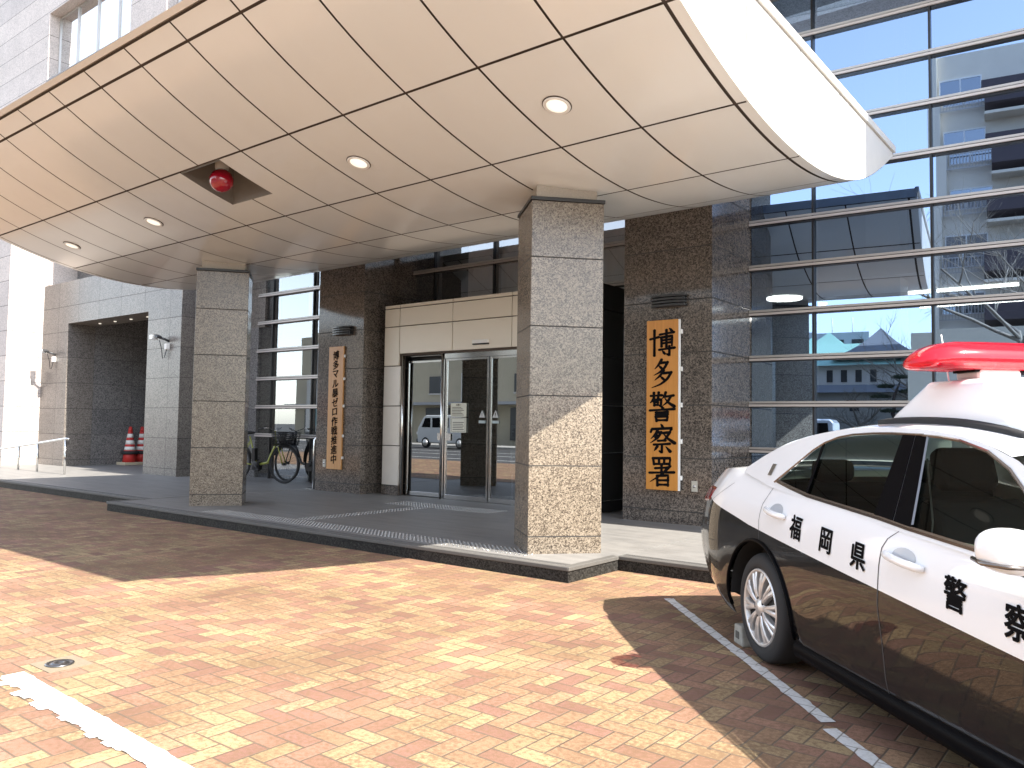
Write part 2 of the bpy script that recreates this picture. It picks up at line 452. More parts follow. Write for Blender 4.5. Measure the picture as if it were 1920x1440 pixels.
def lerp_pts(pts, t):
    if t <= pts[0][0]: return pts[0][1]
    for (a, b), (c, d) in zip(pts, pts[1:]):
        if t <= c: return b + (d - b) * (t - a) / (c - a)
    return pts[-1][1]

# ------------------------------------------------------------------ ground, road, platform
PZ = 0.14
g = MB().quad((-400, -400, -0.03), (400, -400, -0.03), (400, 400, -0.03), (-400, 400, -0.03)).build("ground", MT['asphalt'])
structure(g); g['label'] = "grey asphalt ground of the street and surroundings"
b = MB().box(-34, 16, -3.4, 13.0, -0.2, 0.0).build("brick_forecourt", MT['brick'])
structure(b); b['label'] = "yellow and red herringbone brick paving of the forecourt"
rd = MB()
for y0, w in ((-5.6, 0.15), (-9.2, 0.15), (-12.6, 0.15)): rd.quad((-90, y0, -0.024), (60, y0, -0.024), (60, y0 + w, -0.024), (-90, y0 + w, -0.024))
o = rd.build("road_marking", plain("road_line_white", (0.75, 0.75, 0.72), 0.6)); structure(o); o['label'] = "white lane lines painted along the street"
fp = MB().box(-90, 60, -21.5, -18.2, -0.1, 0.10).build("far_pavement", plain("concrete_far", (0.38, 0.37, 0.35), 0.8)); structure(fp); fp['label'] = "concrete pavement across the street"

def ragged(x, seed): return (0.006 if math.sin(x * 23 + seed) * math.sin(x * 9.7 + seed * 2) > 0.55 else 0.0) + random.uniform(-0.0022, 0.0022)
def line_strip(p0, p1, w, seed, ragged_side=1.0):
    p0, p1 = Vector(p0), Vector(p1); d = (p1 - p0); L = d.length; d.normalize(); nrm = Vector((-d.y, d.x, 0))
    n = int(L / 0.035) + 2; rows = []
    for i in range(n):
        t = L * i / (n - 1); c = p0 + d * t
        rows.append([c + nrm * (w / 2 + ragged(t, seed)) + Vector((0, 0, 0.004)), c - nrm * (w / 2 + ragged(t + 9, seed) * ragged_side) + Vector((0, 0, 0.004))])
    return MB().grid(rows, smooth=False)
pl = line_strip((-3.13, 6.12, 0), (-1.235, 4.075, 0), 0.072, 1.0)
o = pl.build("parking_line", MT['line']); structure(o); o['label'] = "white painted line running diagonally beside the patrol car"
o = line_strip((-1.205, 3.99, 0), (0.9, 1.9, 0), 0.072, 4.0).build("parking_line", MT['line']); structure(o); o['label'] = "white painted line continuing after a short gap towards the viewer"
wl = line_strip((-4.93, 1.885, 0), (-1.2, 1.72, 0), 0.115, 2.0, 0.4)
rr_ = random.Random(3); rows = []; dep = 0.02
for i in range(150):
    x_ = -4.90 + 1.9 * i / 149
    if i % 6 == 0: dep = max(0.0, rr_.choice((0.0, 0.012, 0.03, 0.05, 0.062, 0.02)) * (1.15 - i / 170))
    yc = 1.885 + (1.72 - 1.885) * (x_ + 4.93) / 3.73 - 0.055
    rows.append([(x_, yc + 0.004, 0.0043), (x_, yc - dep - rr_.uniform(0, 0.008), 0.0043)])
wl.grid(rows, smooth=False)
o = wl.build("parking_line", MT['line']); structure(o); o['label'] = "thick worn white bay line at the front left of the bricks"

# entrance platform with kerb and grooved nosing
pf = MB()
xs = [(-12.75, -4.12, 6.10), (-4.12, 12.0, 6.98), (-40.0, -12.75, 6.68)]
for x0, x1, yf in xs: pf.box(x0 + (0.04 if x0 == -12.75 else 0.0), x1 - (0.04 if x1 == -4.12 else 0.0), yf + 0.03, 13.0, 0.02, PZ)
plat = pf.build("entrance_platform", MT['platform']); structure(plat); plat['label'] = "low grey stone platform in front of the entrance"
kb = MB()
for x0, x1, yf in xs:
    kb.box(x0, x1, yf + 0.012, yf + 0.03, -0.05, PZ - 0.035, 0)
    kb.box(x0, x1, yf, yf + 0.07, PZ - 0.035, PZ + 0.002, 1)
    for k in range(3): kb.box(x0, x1, yf + 0.085 + 0.03 * k, yf + 0.097 + 0.03 * k, PZ - 0.02, PZ + 0.003, 2)
for xc, ya, yb, sgn in ((-4.12, 6.10, 6.98, 1), (-12.75, 6.10, 6.68, -1)):
    x0, x1 = (xc - 0.018, xc) if sgn > 0 else (xc, xc + 0.018)
    kb.box(x0 + 0.001, x1 - 0.001, ya + 0.03, yb + 0.03, -0.05, PZ - 0.035, 0)
    xa, xb = (xc - 0.07, xc + 0.012) if sgn > 0 else (xc - 0.012, xc + 0.07)
    kb.box(xa, xb, ya + 0.003, yb + 0.0, PZ - 0.0352, PZ + 0.004, 1)
kerb = kb.build("platform_kerb", [MT['kerb'], plain("kerb_nosing", (0.10, 0.096, 0.09), 0.6, var=0.25, scale=40), plain("kerb_groove", (0.05, 0.048, 0.046), 0.7)], bevel=0.006)
structure(kerb); kerb['label'] = "dark polished stone kerb along the platform edge"

# tactile paving dots
td = MB()
def dots(p0, p1, rows, pitch=0.058, r=0.017):
    p0, p1 = Vector(p0), Vector(p1); d = p1 - p0; L = d.length; d.normalize(); nr = Vector((-d.y, d.x, 0))
    for i in range(int(L / pitch)):
        for k in range(rows):
            c = p0 + d * (i * pitch) + nr * (k * pitch)
            td.lathe([(r, 0), (r * 0.75, 0.005), (0, 0.006)], c, n=6)
dots((-10.5, 6.38, PZ), (-4.75, 6.38, PZ), 6)
dots((-8.62, 6.78, PZ), (-8.62, 9.0, PZ), 5)
dots((-9.6, 9.02, PZ), (-7.4, 9.02, PZ), 9)
tag(td.build("tactile_paving", MT['steel']), "strip of small metal tactile dots along the platform edge and to the door", "tactile paving")

# steel cover set in the bricks
dr = thing("drain_cover", "small round steel drain cover set in a stone square in the bricks", "drain cover", (-4.93, 2.13, 0.0))
MB().box(-5.06, -4.80, 2.02, 2.26, -0.02, 0.004).build("surround", plain("drain_stone", (0.20, 0.165, 0.115), 0.8, var=0.2, scale=40), dr)
MB().lathe([(0.076, 0.004), (0.076, 0.010), (0.066, 0.013), (0.058, 0.008), (0.045, 0.008), (0.040, 0.014), (0.018, 0.014), (0.014, 0.009), (0, 0.009)], (-4.93, 2.13, 0), n=28).build("cover", plain("drain_steel", (0.16, 0.16, 0.165), 0.3, 0.9), dr)
# ------------------------------------------------------------------ police station building
FY = 9.85      # granite front plane
GY = 11.15     # curtain wall plane
bld = thing("police_station", "tall police station clad in granite with a deep entrance bay", "building", (-8.4, 11.0, 0))
def pillar(x0, x1, z1, y0=FY - 0.01):
    m = MB(); m.box(x0, x1, y0, GY + 0.6, 0.0, z1)
    return m.build("pillar", MT['gran_pil'], bld, bevel=0.004)
pillar(-5.74, -4.43, 7.54)
pillar(-12.42, -11.15, 7.54)
MB().box(1.5, 2.8, FY - 0.01, GY + 0.6, 0, 7.54).build("pillar", MT['gran_pil'], bld, bevel=0.004)
# lower left wall with the niche, side pier
w = MB()
w.box(-24.8, -23.2, 9.87, 10.6, 0, 5.2); w.box(-18.9, -17.4, 9.87, 10.6, 0, 5.2); w.box(-23.2, -18.9, 9.87, 10.68, 4.03, 5.2)
w.box(-18.65, -17.4, 10.6, GY + 0.6, 0, 6.6)
w.build("granite_wall", MT['gran_wall'], bld)
n = MB()
n.box(-23.6, -23.2, 10.6, 15.2, 0, 5.4); n.box(-18.9, -18.65, 10.6, 15.2, 0, 5.4); n.box(-23.2, -18.9, 15.2, 15.5, 0, 5.4)
ni = n.build("niche_wall", MT['gran_dark'], bld)
MB().box(-23.2, -18.9, 10.685, 15.2, 5.0, 5.19).build("niche_ceiling", plain("niche_soffit", (0.23, 0.22, 0.20), 0.7), bld)
for i in range(5):
    MB().lathe([(0.035, 0), (0.035, -0.015), (0.0, -0.018)], (-22.4 + 0.85 * i, 10.35, 4.03), n=12).build("niche_light", MT['lampglass'], bld)
# dark set-back band over the lower wall
MB().box(-24.8, -17.4, 10.75, 11.0, 5.2, 6.6).build("window_band", MT['gran_dark'], bld)
# projecting left wing
MB().box(-40, -24.8, 8.95, 14, 0, 8.2).build("wing_wall", MT['gran_upper'], bld)
# upper facade with windows
UY = 10.05
u = MB()
SILL, HEAD = 11.55, 13.6
wins = [(-25.75, -20.75), (-18.95, -13.95), (-11.6, -6.6), (-4.4, 0.6)]
u.box(-42, -4.6, UY, UY + 0.5, 6.6, SILL); u.box(-42, 14, UY, UY + 0.5, HEAD, 24)
edges = [-42] + [e for ww in wins for e in ww] + [14]
for a, c in zip(edges[0::2], edges[1::2]): u.box(a, c, UY, UY + 0.5, SILL, HEAD)
u.box(-4.6, 14, UY - 0.19, UY + 0.5, 7.54, SILL)
u.build("upper_wall", MT['gran_upper'], bld)
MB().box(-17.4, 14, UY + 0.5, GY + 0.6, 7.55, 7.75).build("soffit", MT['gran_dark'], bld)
MB().box(-17.4, -4.6, UY - 0.19, UY + 0.0, 5.2, 11.0).build("spandrel_wall", MT['gran_wall'], bld)
MB().box(1.4, 2.9, 9.08, UY - 0.195, 7.56, 24).build("shade_fin", MT['gran_upper'], bld)  # unseen fin, added to throw shade on the canopy's right end
g_win = mat_glass("upper_window_glass", 0.75, (0.25, 0.28, 0.30), 0.0, (0.95, 0.98, 1.0), waver=0.003)
for a, c in wins:
    f = MB(); y0, y1 = UY + 0.30, UY + 0.36
    f.box(a, c, y0, y1, SILL, SILL + 0.07); f.box(a, c, y0, y1, HEAD - 0.07, HEAD)
    ws = (c - a) / 4
    for k in range(5):
        xm = a + ws * k; f.box(xm - 0.04 if k else xm, xm + 0.04 if k < 4 else xm, y0 - 0.012, y1, SILL + 0.07, HEAD - 0.07)
    fr = f.build("window", MT['alu'], bld)
    for k in range(4):
        MB().box(a + ws * k + 0.04, a + ws * (k + 1) - 0.04, y0 + 0.02, y0 + 0.03, SILL + 0.07, HEAD - 0.07).build("pane", g_win, fr)
    MB().box(a - 0.02, c + 0.02, UY - 0.012, UY + 0.30, SILL - 0.28, SILL - 0.002).build("window_sill", MT['gran_wall'], bld)
    MB().box(a, c, UY + 0.75, UY + 0.8, SILL, HEAD).build("blind", MT['curtain'], bld)
# interior of the lobby
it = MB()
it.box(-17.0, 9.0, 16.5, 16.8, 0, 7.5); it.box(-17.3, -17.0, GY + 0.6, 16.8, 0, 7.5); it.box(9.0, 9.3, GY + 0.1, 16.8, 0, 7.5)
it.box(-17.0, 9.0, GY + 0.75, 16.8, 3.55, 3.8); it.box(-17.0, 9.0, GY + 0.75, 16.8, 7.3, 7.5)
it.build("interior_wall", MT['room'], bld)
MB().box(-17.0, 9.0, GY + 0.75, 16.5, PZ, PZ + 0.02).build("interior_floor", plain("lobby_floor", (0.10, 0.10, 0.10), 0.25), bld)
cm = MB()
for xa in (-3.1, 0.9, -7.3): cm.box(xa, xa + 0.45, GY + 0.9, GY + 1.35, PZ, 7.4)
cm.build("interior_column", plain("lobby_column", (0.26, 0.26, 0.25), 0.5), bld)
lit = emis("lobby_lamp", (1.0, 0.97, 0.90), 5.0)
for (xa, ya, L) in ((-3.0, 13.4, 1.6), (-1.2, 13.4, 1.8), (-3.0, 15.0, 1.6), (1.0, 13.4, 1.8)):
    MB().box(xa, xa + L, ya, ya + 0.06, 3.50, 3.545).build("strip_light", lit, bld)
for (xa, ya, r) in ((-4.6, 13.0, 0.28), (-4.3, 13.9, 0.1), (-3.5, 14.5, 0.1), (-14.9, 13.2, 0.12), (-14.2, 13.0, 0.1)):
    MB().lathe([(r, 0), (r, -0.03), (0, -0.035)], (xa, ya, 3.548), n=20).build("ceiling_light", lit, bld)

# ------------------------------------------------------------------ curtain walls
ZT = [1.08 + 0.6435 * k for k in range(11)]
def curtain(name, label, x0, x1, mull, zlo, zhi, mats, cat="glass wall"):
    t = thing(name, label, cat, ((x0 + x1) / 2, GY, PZ), 0)
    xs = [x0] + [m for m in mull if x0 < m < x1] + [x1]
    zs = [zlo] + [z for z in ZT if zlo + 0.1 < z < zhi - 0.1] + [zhi]
    for z in zs[1:-1]:
        m = MB()
        m.box(x0, x1, GY - 0.075, GY + 0.02, z + 0.044, z + 0.074, 0)
        m.box(x0, x1, GY - 0.055, GY + 0.02, z + 0.032, z + 0.044, 2)
        m.box(x0, x1, GY - 0.085, GY + 0.02, z, z + 0.032, 1)
        m.box(x0, x1, GY - 0.06, GY + 0.02, z - 0.012, z, 2)
        m.build("transom", [MT['alu'], MT['alu_lit'], MT['black']], t)
    for xm in xs[1:-1]:
        m = MB(); m.box(xm - 0.013, xm + 0.013, GY - 0.07, GY - 0.004, zlo, zhi, 0)
        m.box(xm - 0.03, xm + 0.03, GY + 0.022, GY + 0.12, zlo, zhi, 1)
        m.build("mullion", [MT['black'], MT['alu']], t)
    for i in range(len(xs) - 1):
        for k in range(len(zs) - 1):
            mt = mats(zs[k], xs[i]) if callable(mats) else mats
            a = random.uniform(-1, 1) * 0.0028; c = random.uniform(-1, 1) * 0.0015
            xa, xb, za, zb = xs[i] + 0.013, xs[i + 1] - 0.013, zs[k] + (0.074 if k else 0.0), zs[k + 1] - 0.012
            MB().quad((xa, GY + a, za), (xb, GY - a, za), (xb, GY - a + c, zb), (xa, GY + a + c, zb)).build("glass_pane", mt, t, fixn=False)
    return t
cwr = curtain("curtain_wall", "big mirror-like glass wall with pale metal bars at the right behind the car", -4.43, 1.52, [-3.555 + 1.4525 * k for k in range(5)], PZ, 7.54, MT['glass'])
_p = Vector((-4.43, GY, 0))
cwr.matrix_basis = Matrix.Translation(_p) @ Matrix.Rotation(R(4.0), 4, 'Z') @ Matrix.Translation(-_p) @ cwr.matrix_basis   # the bay is turned four degrees off the granite front
curtain("curtain_wall", "glass wall above the entrance lobby between the two granite pillars", -11.15, -5.74, [-10.6 + 1.4525 * k for k in range(5)], PZ, 7.54, MT['glass_low'])
curtain("curtain_wall", "narrow glass wall behind the bicycles left of the entrance", -16.2, -12.42, [-15.65, -14.2, -12.75], PZ, 6.6, MT['glass_low'])
MB().box(-17.4, -15.95, GY - 0.06, GY + 0.3, 3.6, 7.0).build("granite_wall", MT['gran_wall'], bld)
MB().box(-17.4, -16.2, GY - 0.05, GY + 0.3, 0, 3.6).build("granite_wall", MT['gran_dark'], bld)
for k, (xa, xb) in enumerate(((-9.95, -8.65), (-8.35, -7.2), (-7.0, -5.8))):
    rows = []
    for i in range(25):
        x = xa + (xb - xa) * i / 24
        rows.append([(x, GY + 0.17 + 0.02 * math.sin(i * 1.7 + k), 3.62), (x, GY + 0.16 + 0.018 * math.sin(i * 1.7 + k + 0.3), 7.2)])
    tag(MB().grid(rows).build("curtain", MT['curtain'], None, solid=0.004),
        ("pale curtain behind the glass above the entrance, leftmost of three", "pale curtain behind the glass above the sliding doors, middle of three", "pale curtain behind the glass beside the right pillar")[k], "curtain", "curtains above the entrance")
for k, (xa, za, zb) in enumerate(((-13.45, 2.42, 3.5), (-13.45, 3.85, 4.5), (-14.9, 3.85, 4.5))):
    tag(MB().box(xa, xa + 0.9, GY + 0.35, GY + 0.38, za, zb).build("roller_blind", plain("blind_white", (0.72, 0.72, 0.70), 0.8), None),
        ("white blind behind the lower glass left of the entrance pillar", "white blind high behind the glass beside the left entrance pillar", "white blind high behind the glass above the bicycles")[k], "blind", "blinds in the left glass wall")
ps = thing("poster", "pale blue poster inside the glass behind the bicycles", "poster", (-13.1, GY + 0.12, 1.2))
MB().box(-13.38, -12.86, GY + 0.10, GY + 0.11, 1.14, 2.28).build("sheet", plain("poster_blue", (0.42, 0.55, 0.68), 0.5), ps)
MB().box(-13.36, -12.88, GY + 0.094, GY + 0.0995, 1.30, 1.68).build("print", plain("poster_print", (0.10, 0.24, 0.40), 0.5, var=0.6, scale=14), ps)
tm = MB()
for i, ch in enumerate("暴力追放"): put_text(tm, ch, (-13.12 + 0.0, GY + 0.094, 2.16 - 0.115 * i), 0.10, offset=0.002)
tm.build("lettering", plain("poster_ink", (0.03, 0.10, 0.30), 0.5), ps)

# ------------------------------------------------------------------ entrance vestibule
VX0, VX1, VY, VT = -10.93, -6.35, 10.15, 3.56
DX0, DX1, DH = -10.5, -6.75, 2.66
vs = thing("entrance_vestibule", "beige metal clad entrance porch with automatic glass doors", "entrance porch", ((VX0 + VX1) / 2, VY, PZ))
gp = 0.016
jx = [VX0, -10.54, -9.26, -7.98, -6.72, VX1]
for i in range(5):
    for z0, z1 in ((DH, 3.16), (3.16, 3.49), (3.49, VT)):
        if i in (0, 4) and z0 == DH: z0 = 2.45
        MB().box(jx[i] + gp / 2, jx[i + 1] - gp / 2, VY, VY + 0.05, z0 + gp / 2, z1 - gp / 2).build("fascia_panel", MT['vest'], vs, bevel=0.004)
for xa, xb in ((VX0, DX0), (DX1, VX1)):
    for z0, z1 in ((0.31, 1.02), (1.02, 1.73), (1.73, 2.45)):
        MB().box(xa + gp / 2, xb - gp / 2, VY, VY + 0.05, z0 + gp / 2, z1 - gp / 2).build("jamb_panel", plain("vest_jamb", (0.66, 0.62, 0.56), 0.4, 0.3), vs, bevel=0.004)
    MB().box(xa + 0.002, xb - 0.002, VY + 0.002, VY + 0.05, PZ, 0.31).build("base_panel", MT['gran_pil'], vs)
bk = MB()
bk.box(VX0 + 0.01, VX1 - 0.01, VY + 0.03, VY + 0.10, DH - 0.03, VT - 0.01); bk.box(VX0 + 0.01, DX0, VY + 0.03, VY + 0.12, PZ, DH); bk.box(DX1, VX1 - 0.01, VY + 0.03, VY + 0.12, PZ, DH)
bk.build("joint_backing", MT['groove'], vs)
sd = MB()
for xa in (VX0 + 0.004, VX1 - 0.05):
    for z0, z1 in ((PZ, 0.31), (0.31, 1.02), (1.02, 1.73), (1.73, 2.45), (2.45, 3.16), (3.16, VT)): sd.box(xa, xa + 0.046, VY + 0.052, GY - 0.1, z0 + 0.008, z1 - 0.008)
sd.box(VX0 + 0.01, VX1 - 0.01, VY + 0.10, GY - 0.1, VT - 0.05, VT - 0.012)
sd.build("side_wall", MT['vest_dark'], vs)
# inside of the porch: dark panelled walls and floor
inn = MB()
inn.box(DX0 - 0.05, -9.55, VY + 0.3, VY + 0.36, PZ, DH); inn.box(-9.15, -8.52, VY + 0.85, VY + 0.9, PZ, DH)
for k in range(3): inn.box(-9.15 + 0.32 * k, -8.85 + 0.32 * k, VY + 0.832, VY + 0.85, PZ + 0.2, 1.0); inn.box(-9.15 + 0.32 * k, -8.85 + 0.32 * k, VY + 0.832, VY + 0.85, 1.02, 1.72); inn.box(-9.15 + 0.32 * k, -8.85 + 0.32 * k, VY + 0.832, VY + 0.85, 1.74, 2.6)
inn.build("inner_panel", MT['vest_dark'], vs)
# doors: sidelights, two sliding leaves, posts, rail
ra = MB(); ra.box(-9.50, DX1, VY + 0.06, VY + 0.14, DH - 0.12, DH - 0.02); ra.box(DX0, -9.50, VY + 0.14, VY + 0.2, DH - 0.05, DH - 0.02)
ra.build("door_rail", MT['steel'], vs, bevel=0.003)
MB().box(-9.5, DX1, VY + 0.05, VY + 0.14, PZ + 0.001, PZ + 0.012).build("threshold", MT['steel'], vs)
def leaf(x0, x1, y, name, hx):
    f = MB(); f.box(x0, x0 + 0.035, y, y + 0.04, PZ + 0.015, DH - 0.12); f.box(x1 - 0.035, x1, y, y + 0.04, PZ + 0.015, DH - 0.12)
    f.box(x0 + 0.035, x1 - 0.035, y + 0.003, y + 0.037, DH - 0.16, DH - 0.121); f.box(x0 + 0.035, x1 - 0.035, y + 0.003, y + 0.037, PZ + 0.015, PZ + 0.085)
    d = f.build(name, MT['steel'], vs, bevel=0.002)
    MB().box(x0 + 0.035, x1 - 0.035, y + 0.016, y + 0.024, PZ + 0.085, DH - 0.16).build("glass", MT['glass_door'], d)
    if hx: MB().box(hx, hx + 0.10, y - 0.008, y - 0.001, 1.14, 1.26).build("push_plate", MT['steel'], d)
    return d
leaf(DX0 + 0.03, -9.56, VY + 0.15, "sidelight", -9.70)
leaf(-9.46, -8.50, VY + 0.07, "sliding_door", -9.42)
leaf(-8.48, -7.52, VY + 0.07, "sliding_door", None)
leaf(-7.48, DX1 - 0.01, VY + 0.15, "sidelight", None)
po = MB()
for xp in (DX0 + 0.015, -9.52): po.lathe([(0.022, PZ), (0.022, DH - 0.03)], (xp, VY + 0.05, 0), n=12)
po.build("door_post", MT['steel'], vs)
se = MB().box(-8.78, -8.44, VY - 0.045, VY, 2.755, 2.815, 0).box(-8.775, -8.445, VY - 0.043, VY, 2.735, 2.755, 1)
se.build("door_sensor", [MT['white'], MT['black']], vs, bevel=0.005)
# notice and stickers on the doors
nt_ = thing("notice", "two white notices one above the other on the left sliding door", "notice", (-9.14, VY + 0.06, 1.27))
MB().box(-9.32, -8.97, VY + 0.060, VY + 0.066, 1.28, 1.53).build("sheet", plain("notice_paper", (0.66, 0.66, 0.58), 0.6), nt_)
MB().box(-9.32, -8.97, VY + 0.060, VY + 0.066, 1.545, 1.775).build("sheet", plain("notice_paper_top", (0.62, 0.62, 0.53), 0.6), nt_)
tm = MB()
put_text(tm, "お願い", (-9.145, VY + 0.059, 1.745), 0.04, depth=0.001)
for k in range(6): tm.box(-9.29, -9.02 - 0.03 * (k % 3), VY + 0.0585, VY + 0.0595, 1.57 + 0.026 * k, 1.578 + 0.026 * k)
for k in range(5): tm.box(-9.27, -9.02 - 0.02 * (k % 2), VY + 0.0585, VY + 0.0595, 1.325 + 0.03 * k, 1.334 + 0.03 * k)
for (xa, xb, za, zb) in ((-9.30, -8.99, 1.295, 1.299), (-9.30, -8.99, 1.512, 1.516), (-9.30, -9.296, 1.299, 1.512), (-8.994, -8.99, 1.299, 1.512)): tm.box(xa, xb, VY + 0.0585, VY + 0.0595, za, zb)
tm.build("lettering", MT['ink'], nt_)
for k, xc in enumerate((-8.63, -8.345)):
    st = thing("warning_sticker", ("triangular warning sticker on the left sliding door near the centre gap", "triangular warning sticker on the right sliding door near the centre gap")[k], "sticker", (xc, VY + 0.065, 1.45), 0, "warning stickers on the sliding doors")
    MB().prism([(xc - 0.062, VY + 0.068, 1.535), (xc + 0.062, VY + 0.068, 1.535), (xc, VY + 0.068, 1.655)], (0, 0.004, 0)).build("triangle", plain("sticker_white", (0.55, 0.56, 0.56), 0.5), st)
    MB().box(xc - 0.006, xc + 0.006, VY + 0.0655, VY + 0.0675, 1.572, 1.615).box(xc - 0.006, xc + 0.006, VY + 0.0655, VY + 0.0675, 1.555, 1.565).build("mark", MT['ink'], st)
    MB().box(xc - 0.07, xc + 0.07, VY + 0.068, VY + 0.072, 1.44, 1.485).build("plate", plain("sticker_plate", (0.42, 0.50, 0.52), 0.5), st)
bdm = thing("standing_signboard", "white signboard with vertical writing standing just inside the right sliding door", "signboard", (-7.95, VY + 0.35, PZ))
MB().box(-8.25, -7.66, VY + 0.35, VY + 0.37, 0.62, 1.42).build("board", plain("board_white", (0.62, 0.62, 0.62), 0.5), bdm)
lg = MB()
for xx in (-8.22, -7.70): lg.box(xx, xx + 0.03, VY + 0.352, VY + 0.368, PZ, 0.62)
lg.build("leg", MT['white'], bdm)
tm = MB()
for c, s_ in enumerate(("新型", "発熱", "お願い")):
    for i, ch in enumerate(s_): put_text(tm, ch, (-7.76 - 0.19 * c, VY + 0.347, 1.30 - 0.2 * i), 0.15, offset=0.002, depth=0.002)
tm.build("lettering", MT['ink'], bdm)

# ------------------------------------------------------------------ free-standing granite columns under the canopy
def column(name, label, cx, cy, ang):
    t = thing(name, label, "column", (cx, cy, PZ), ang, "granite columns carrying the canopy")
    h = 0.376
    MB().box(-h, h, -h, h, -0.02, 3.545).build("shaft", MT['gran_col'], t, local=True, bevel=0.006)
    MB().box(-h - 0.012, h + 0.012, -h - 0.012, h + 0.012, 3.547, 3.585).build("cap", MT['black'], t, local=True, bevel=0.004)
    MB().box(-h + 0.06, h - 0.06, -h + 0.06, h - 0.06, 3.587, 3.80).build("neck", MT['neck'], t, local=True)
    return t
column("granite_column", "speckled granite column with sunlit lower half standing right of the doors", -4.872, 6.995, R(48))
column("granite_column", "shaded granite column on the left in front of the bicycles", -11.325, 7.135, R(52))

# ------------------------------------------------------------------ canopy
CA = R(-0.59)
can = thing("entrance_canopy", "long beige metal canopy with a curved panelled underside over the entrance", "canopy", (0, 0, 0), CA)
prof = spline([(3.30, 4.985), (3.494, 4.896), (3.675, 4.786), (4.766, 4.262), (5.931, 3.942), (7.097, 3.826), (8.24, 3.91), (9.13, 4.14), (9.75, 4.41), (10.3, 4.70)])
XR, XL = -2.445, -14.28
colx = [-2.553 - 0.83 * k for k in range(15)]          # panel joints, right to left
rowy = [3.494, 3.675, 4.766, 5.931, 7.097, 8.24, 9.35, 10.28]
GP = 0.011
RX0, RX1, RY0, RY1 = -8.775, -7.965, 4.79, 5.465      # recess for the globe lamp
def cpanel(x0, x1, y0, y1, nm="soffit_panel"):
    n = max(2, int((y1 - y0) / 0.14))
    rows = [[(x0, y0 + (y1 - y0) * i / n, prof(y0 + (y1 - y0) * i / n)), (x1, y0 + (y1 - y0) * i / n, prof(y0 + (y1 - y0) * i / n))] for i in range(n + 1)]
    return MB().grid(rows)
for r in range(len(rowy) - 1):
    ya, yb = rowy[r] + GP, rowy[r + 1] - GP
    for k in range(-1, 15):
        if k == -1: xa, xb = colx[0] + GP * 1.6, XR
        elif k == 14: xa, xb = XL, colx[14] - GP
        else: xa, xb = colx[k + 1] + GP, colx[k] - GP
        if r == 2 and xa < RX1 and xb > RX0:
            m = MB()
            if xb > RX1: m = cpanel(RX1, xb, ya, yb)
            elif xa < RX0: m = cpanel(xa, RX0, ya, yb)
            xi, xj = max(xa, RX0), min(xb, RX1)
            m2 = cpanel(xi, xj, RY1, yb); m.add(m2.v, m2.f, 0, True)
        else: m = cpanel(xa, xb, ya, yb)
        m.build("soffit_panel", MT['canopy'], can, local=True, fixn=False)
# dark backing, with the hole for the recess
bm_ = MB()
def back(x0, x1, y0, y1):
    n = max(2, int((y1 - y0) / 0.2))
    bm_.grid([[(x0, y0 + (y1 - y0) * i / n, prof(y0 + (y1 - y0) * i / n) + 0.02), (x1, y0 + (y1 - y0) * i / n, prof(y0 + (y1 - y0) * i / n) + 0.02)] for i in range(n + 1)])
back(XL + 0.02, XR - 0.02, 3.5, RY0); back(XL + 0.02, XR - 0.02, RY1, 10.28); back(XL + 0.02, RX0, RY0, RY1); back(RX1, XR - 0.02, RY0, RY1)
bm_.build("joint_backing", MT['groove'], can, local=True)
rc = MB()
zt = 4.50
rc.quad((RX0, RY0, zt), (RX1, RY0, zt), (RX1, RY1, zt), (RX0, RY1, zt))
for (x0, y0, x1, y1) in ((RX0, RY0, RX1, RY0), (RX1, RY0, RX1, RY1), (RX1, RY1, RX0, RY1), (RX0, RY1, RX0, RY0)):
    rc.quad((x0, y0, prof(y0) - 0.002), (x1, y1, prof(y1) - 0.002), (x1, y1, zt), (x0, y0, zt))
rc.build("lamp_recess", plain("recess_grey", (0.20, 0.18, 0.155), 0.5), can, local=True)
# roof and end faces
TOPZ = 4.93
rf = MB().quad((XL, 3.42, TOPZ), (XR, 3.42, TOPZ), (XR, 10.3, TOPZ - 0.12), (XL, 10.3, TOPZ - 0.12))
rf.quad((XL, 3.47, 4.90), (XR, 3.47, 4.90), (XR, 3.42, TOPZ), (XL, 3.42, TOPZ))
rf.quad((XL, 10.3, TOPZ - 0.12), (XR, 10.3, TOPZ - 0.12), (XR, 10.29, 4.69), (XL, 10.29, 4.69))
rf.build("roof", MT['canopy_end'], can, local=True)
cuts = [3.48, 5.90, 7.10, 8.24, 10.29]
for X, sg in ((XR, 1), (XL, -1)):
    for a, c in zip(cuts, cuts[1:]):
        a2, c2 = a + 0.010, c - 0.010
        n = 14; lo = [(a2 + (c2 - a2) * i / n) for i in range(n + 1)]
        zt_ = lambda y: TOPZ - 0.12 * (y - 3.42) / 6.88 - 0.075
        pts = [(X, y, min(prof(y) + 0.005, zt_(y) - 0.002)) for y in lo] + [(X, y, zt_(y)) for y in reversed(lo)]
        MB().prism(pts, (-0.02 * sg, 0, 0)).build("end_panel", MT['canopy_end'], can, local=True)
    MB().prism([(X + 0.025 * sg, 3.42, TOPZ + 0.012), (X + 0.025 * sg, 10.33, TOPZ - 0.108), (X + 0.025 * sg, 10.33, TOPZ - 0.185), (X + 0.025 * sg, 3.42, TOPZ - 0.065)], (-0.05 * sg, 0, 0)).build("edge_trim", MT['canopy_end'], can, local=True)
    pts = [(X - 0.03 * sg, 3.5 + 6.7 * i / 40, prof(3.5 + 6.7 * i / 40) + 0.01) for i in range(41)] + [(X - 0.03 * sg, 10.2, 4.76), (X - 0.03 * sg, 3.5, 4.9)]
    MB().prism(pts, (-0.01 * sg, 0, 0)).build("end_backing", MT['groove'], can, local=True)
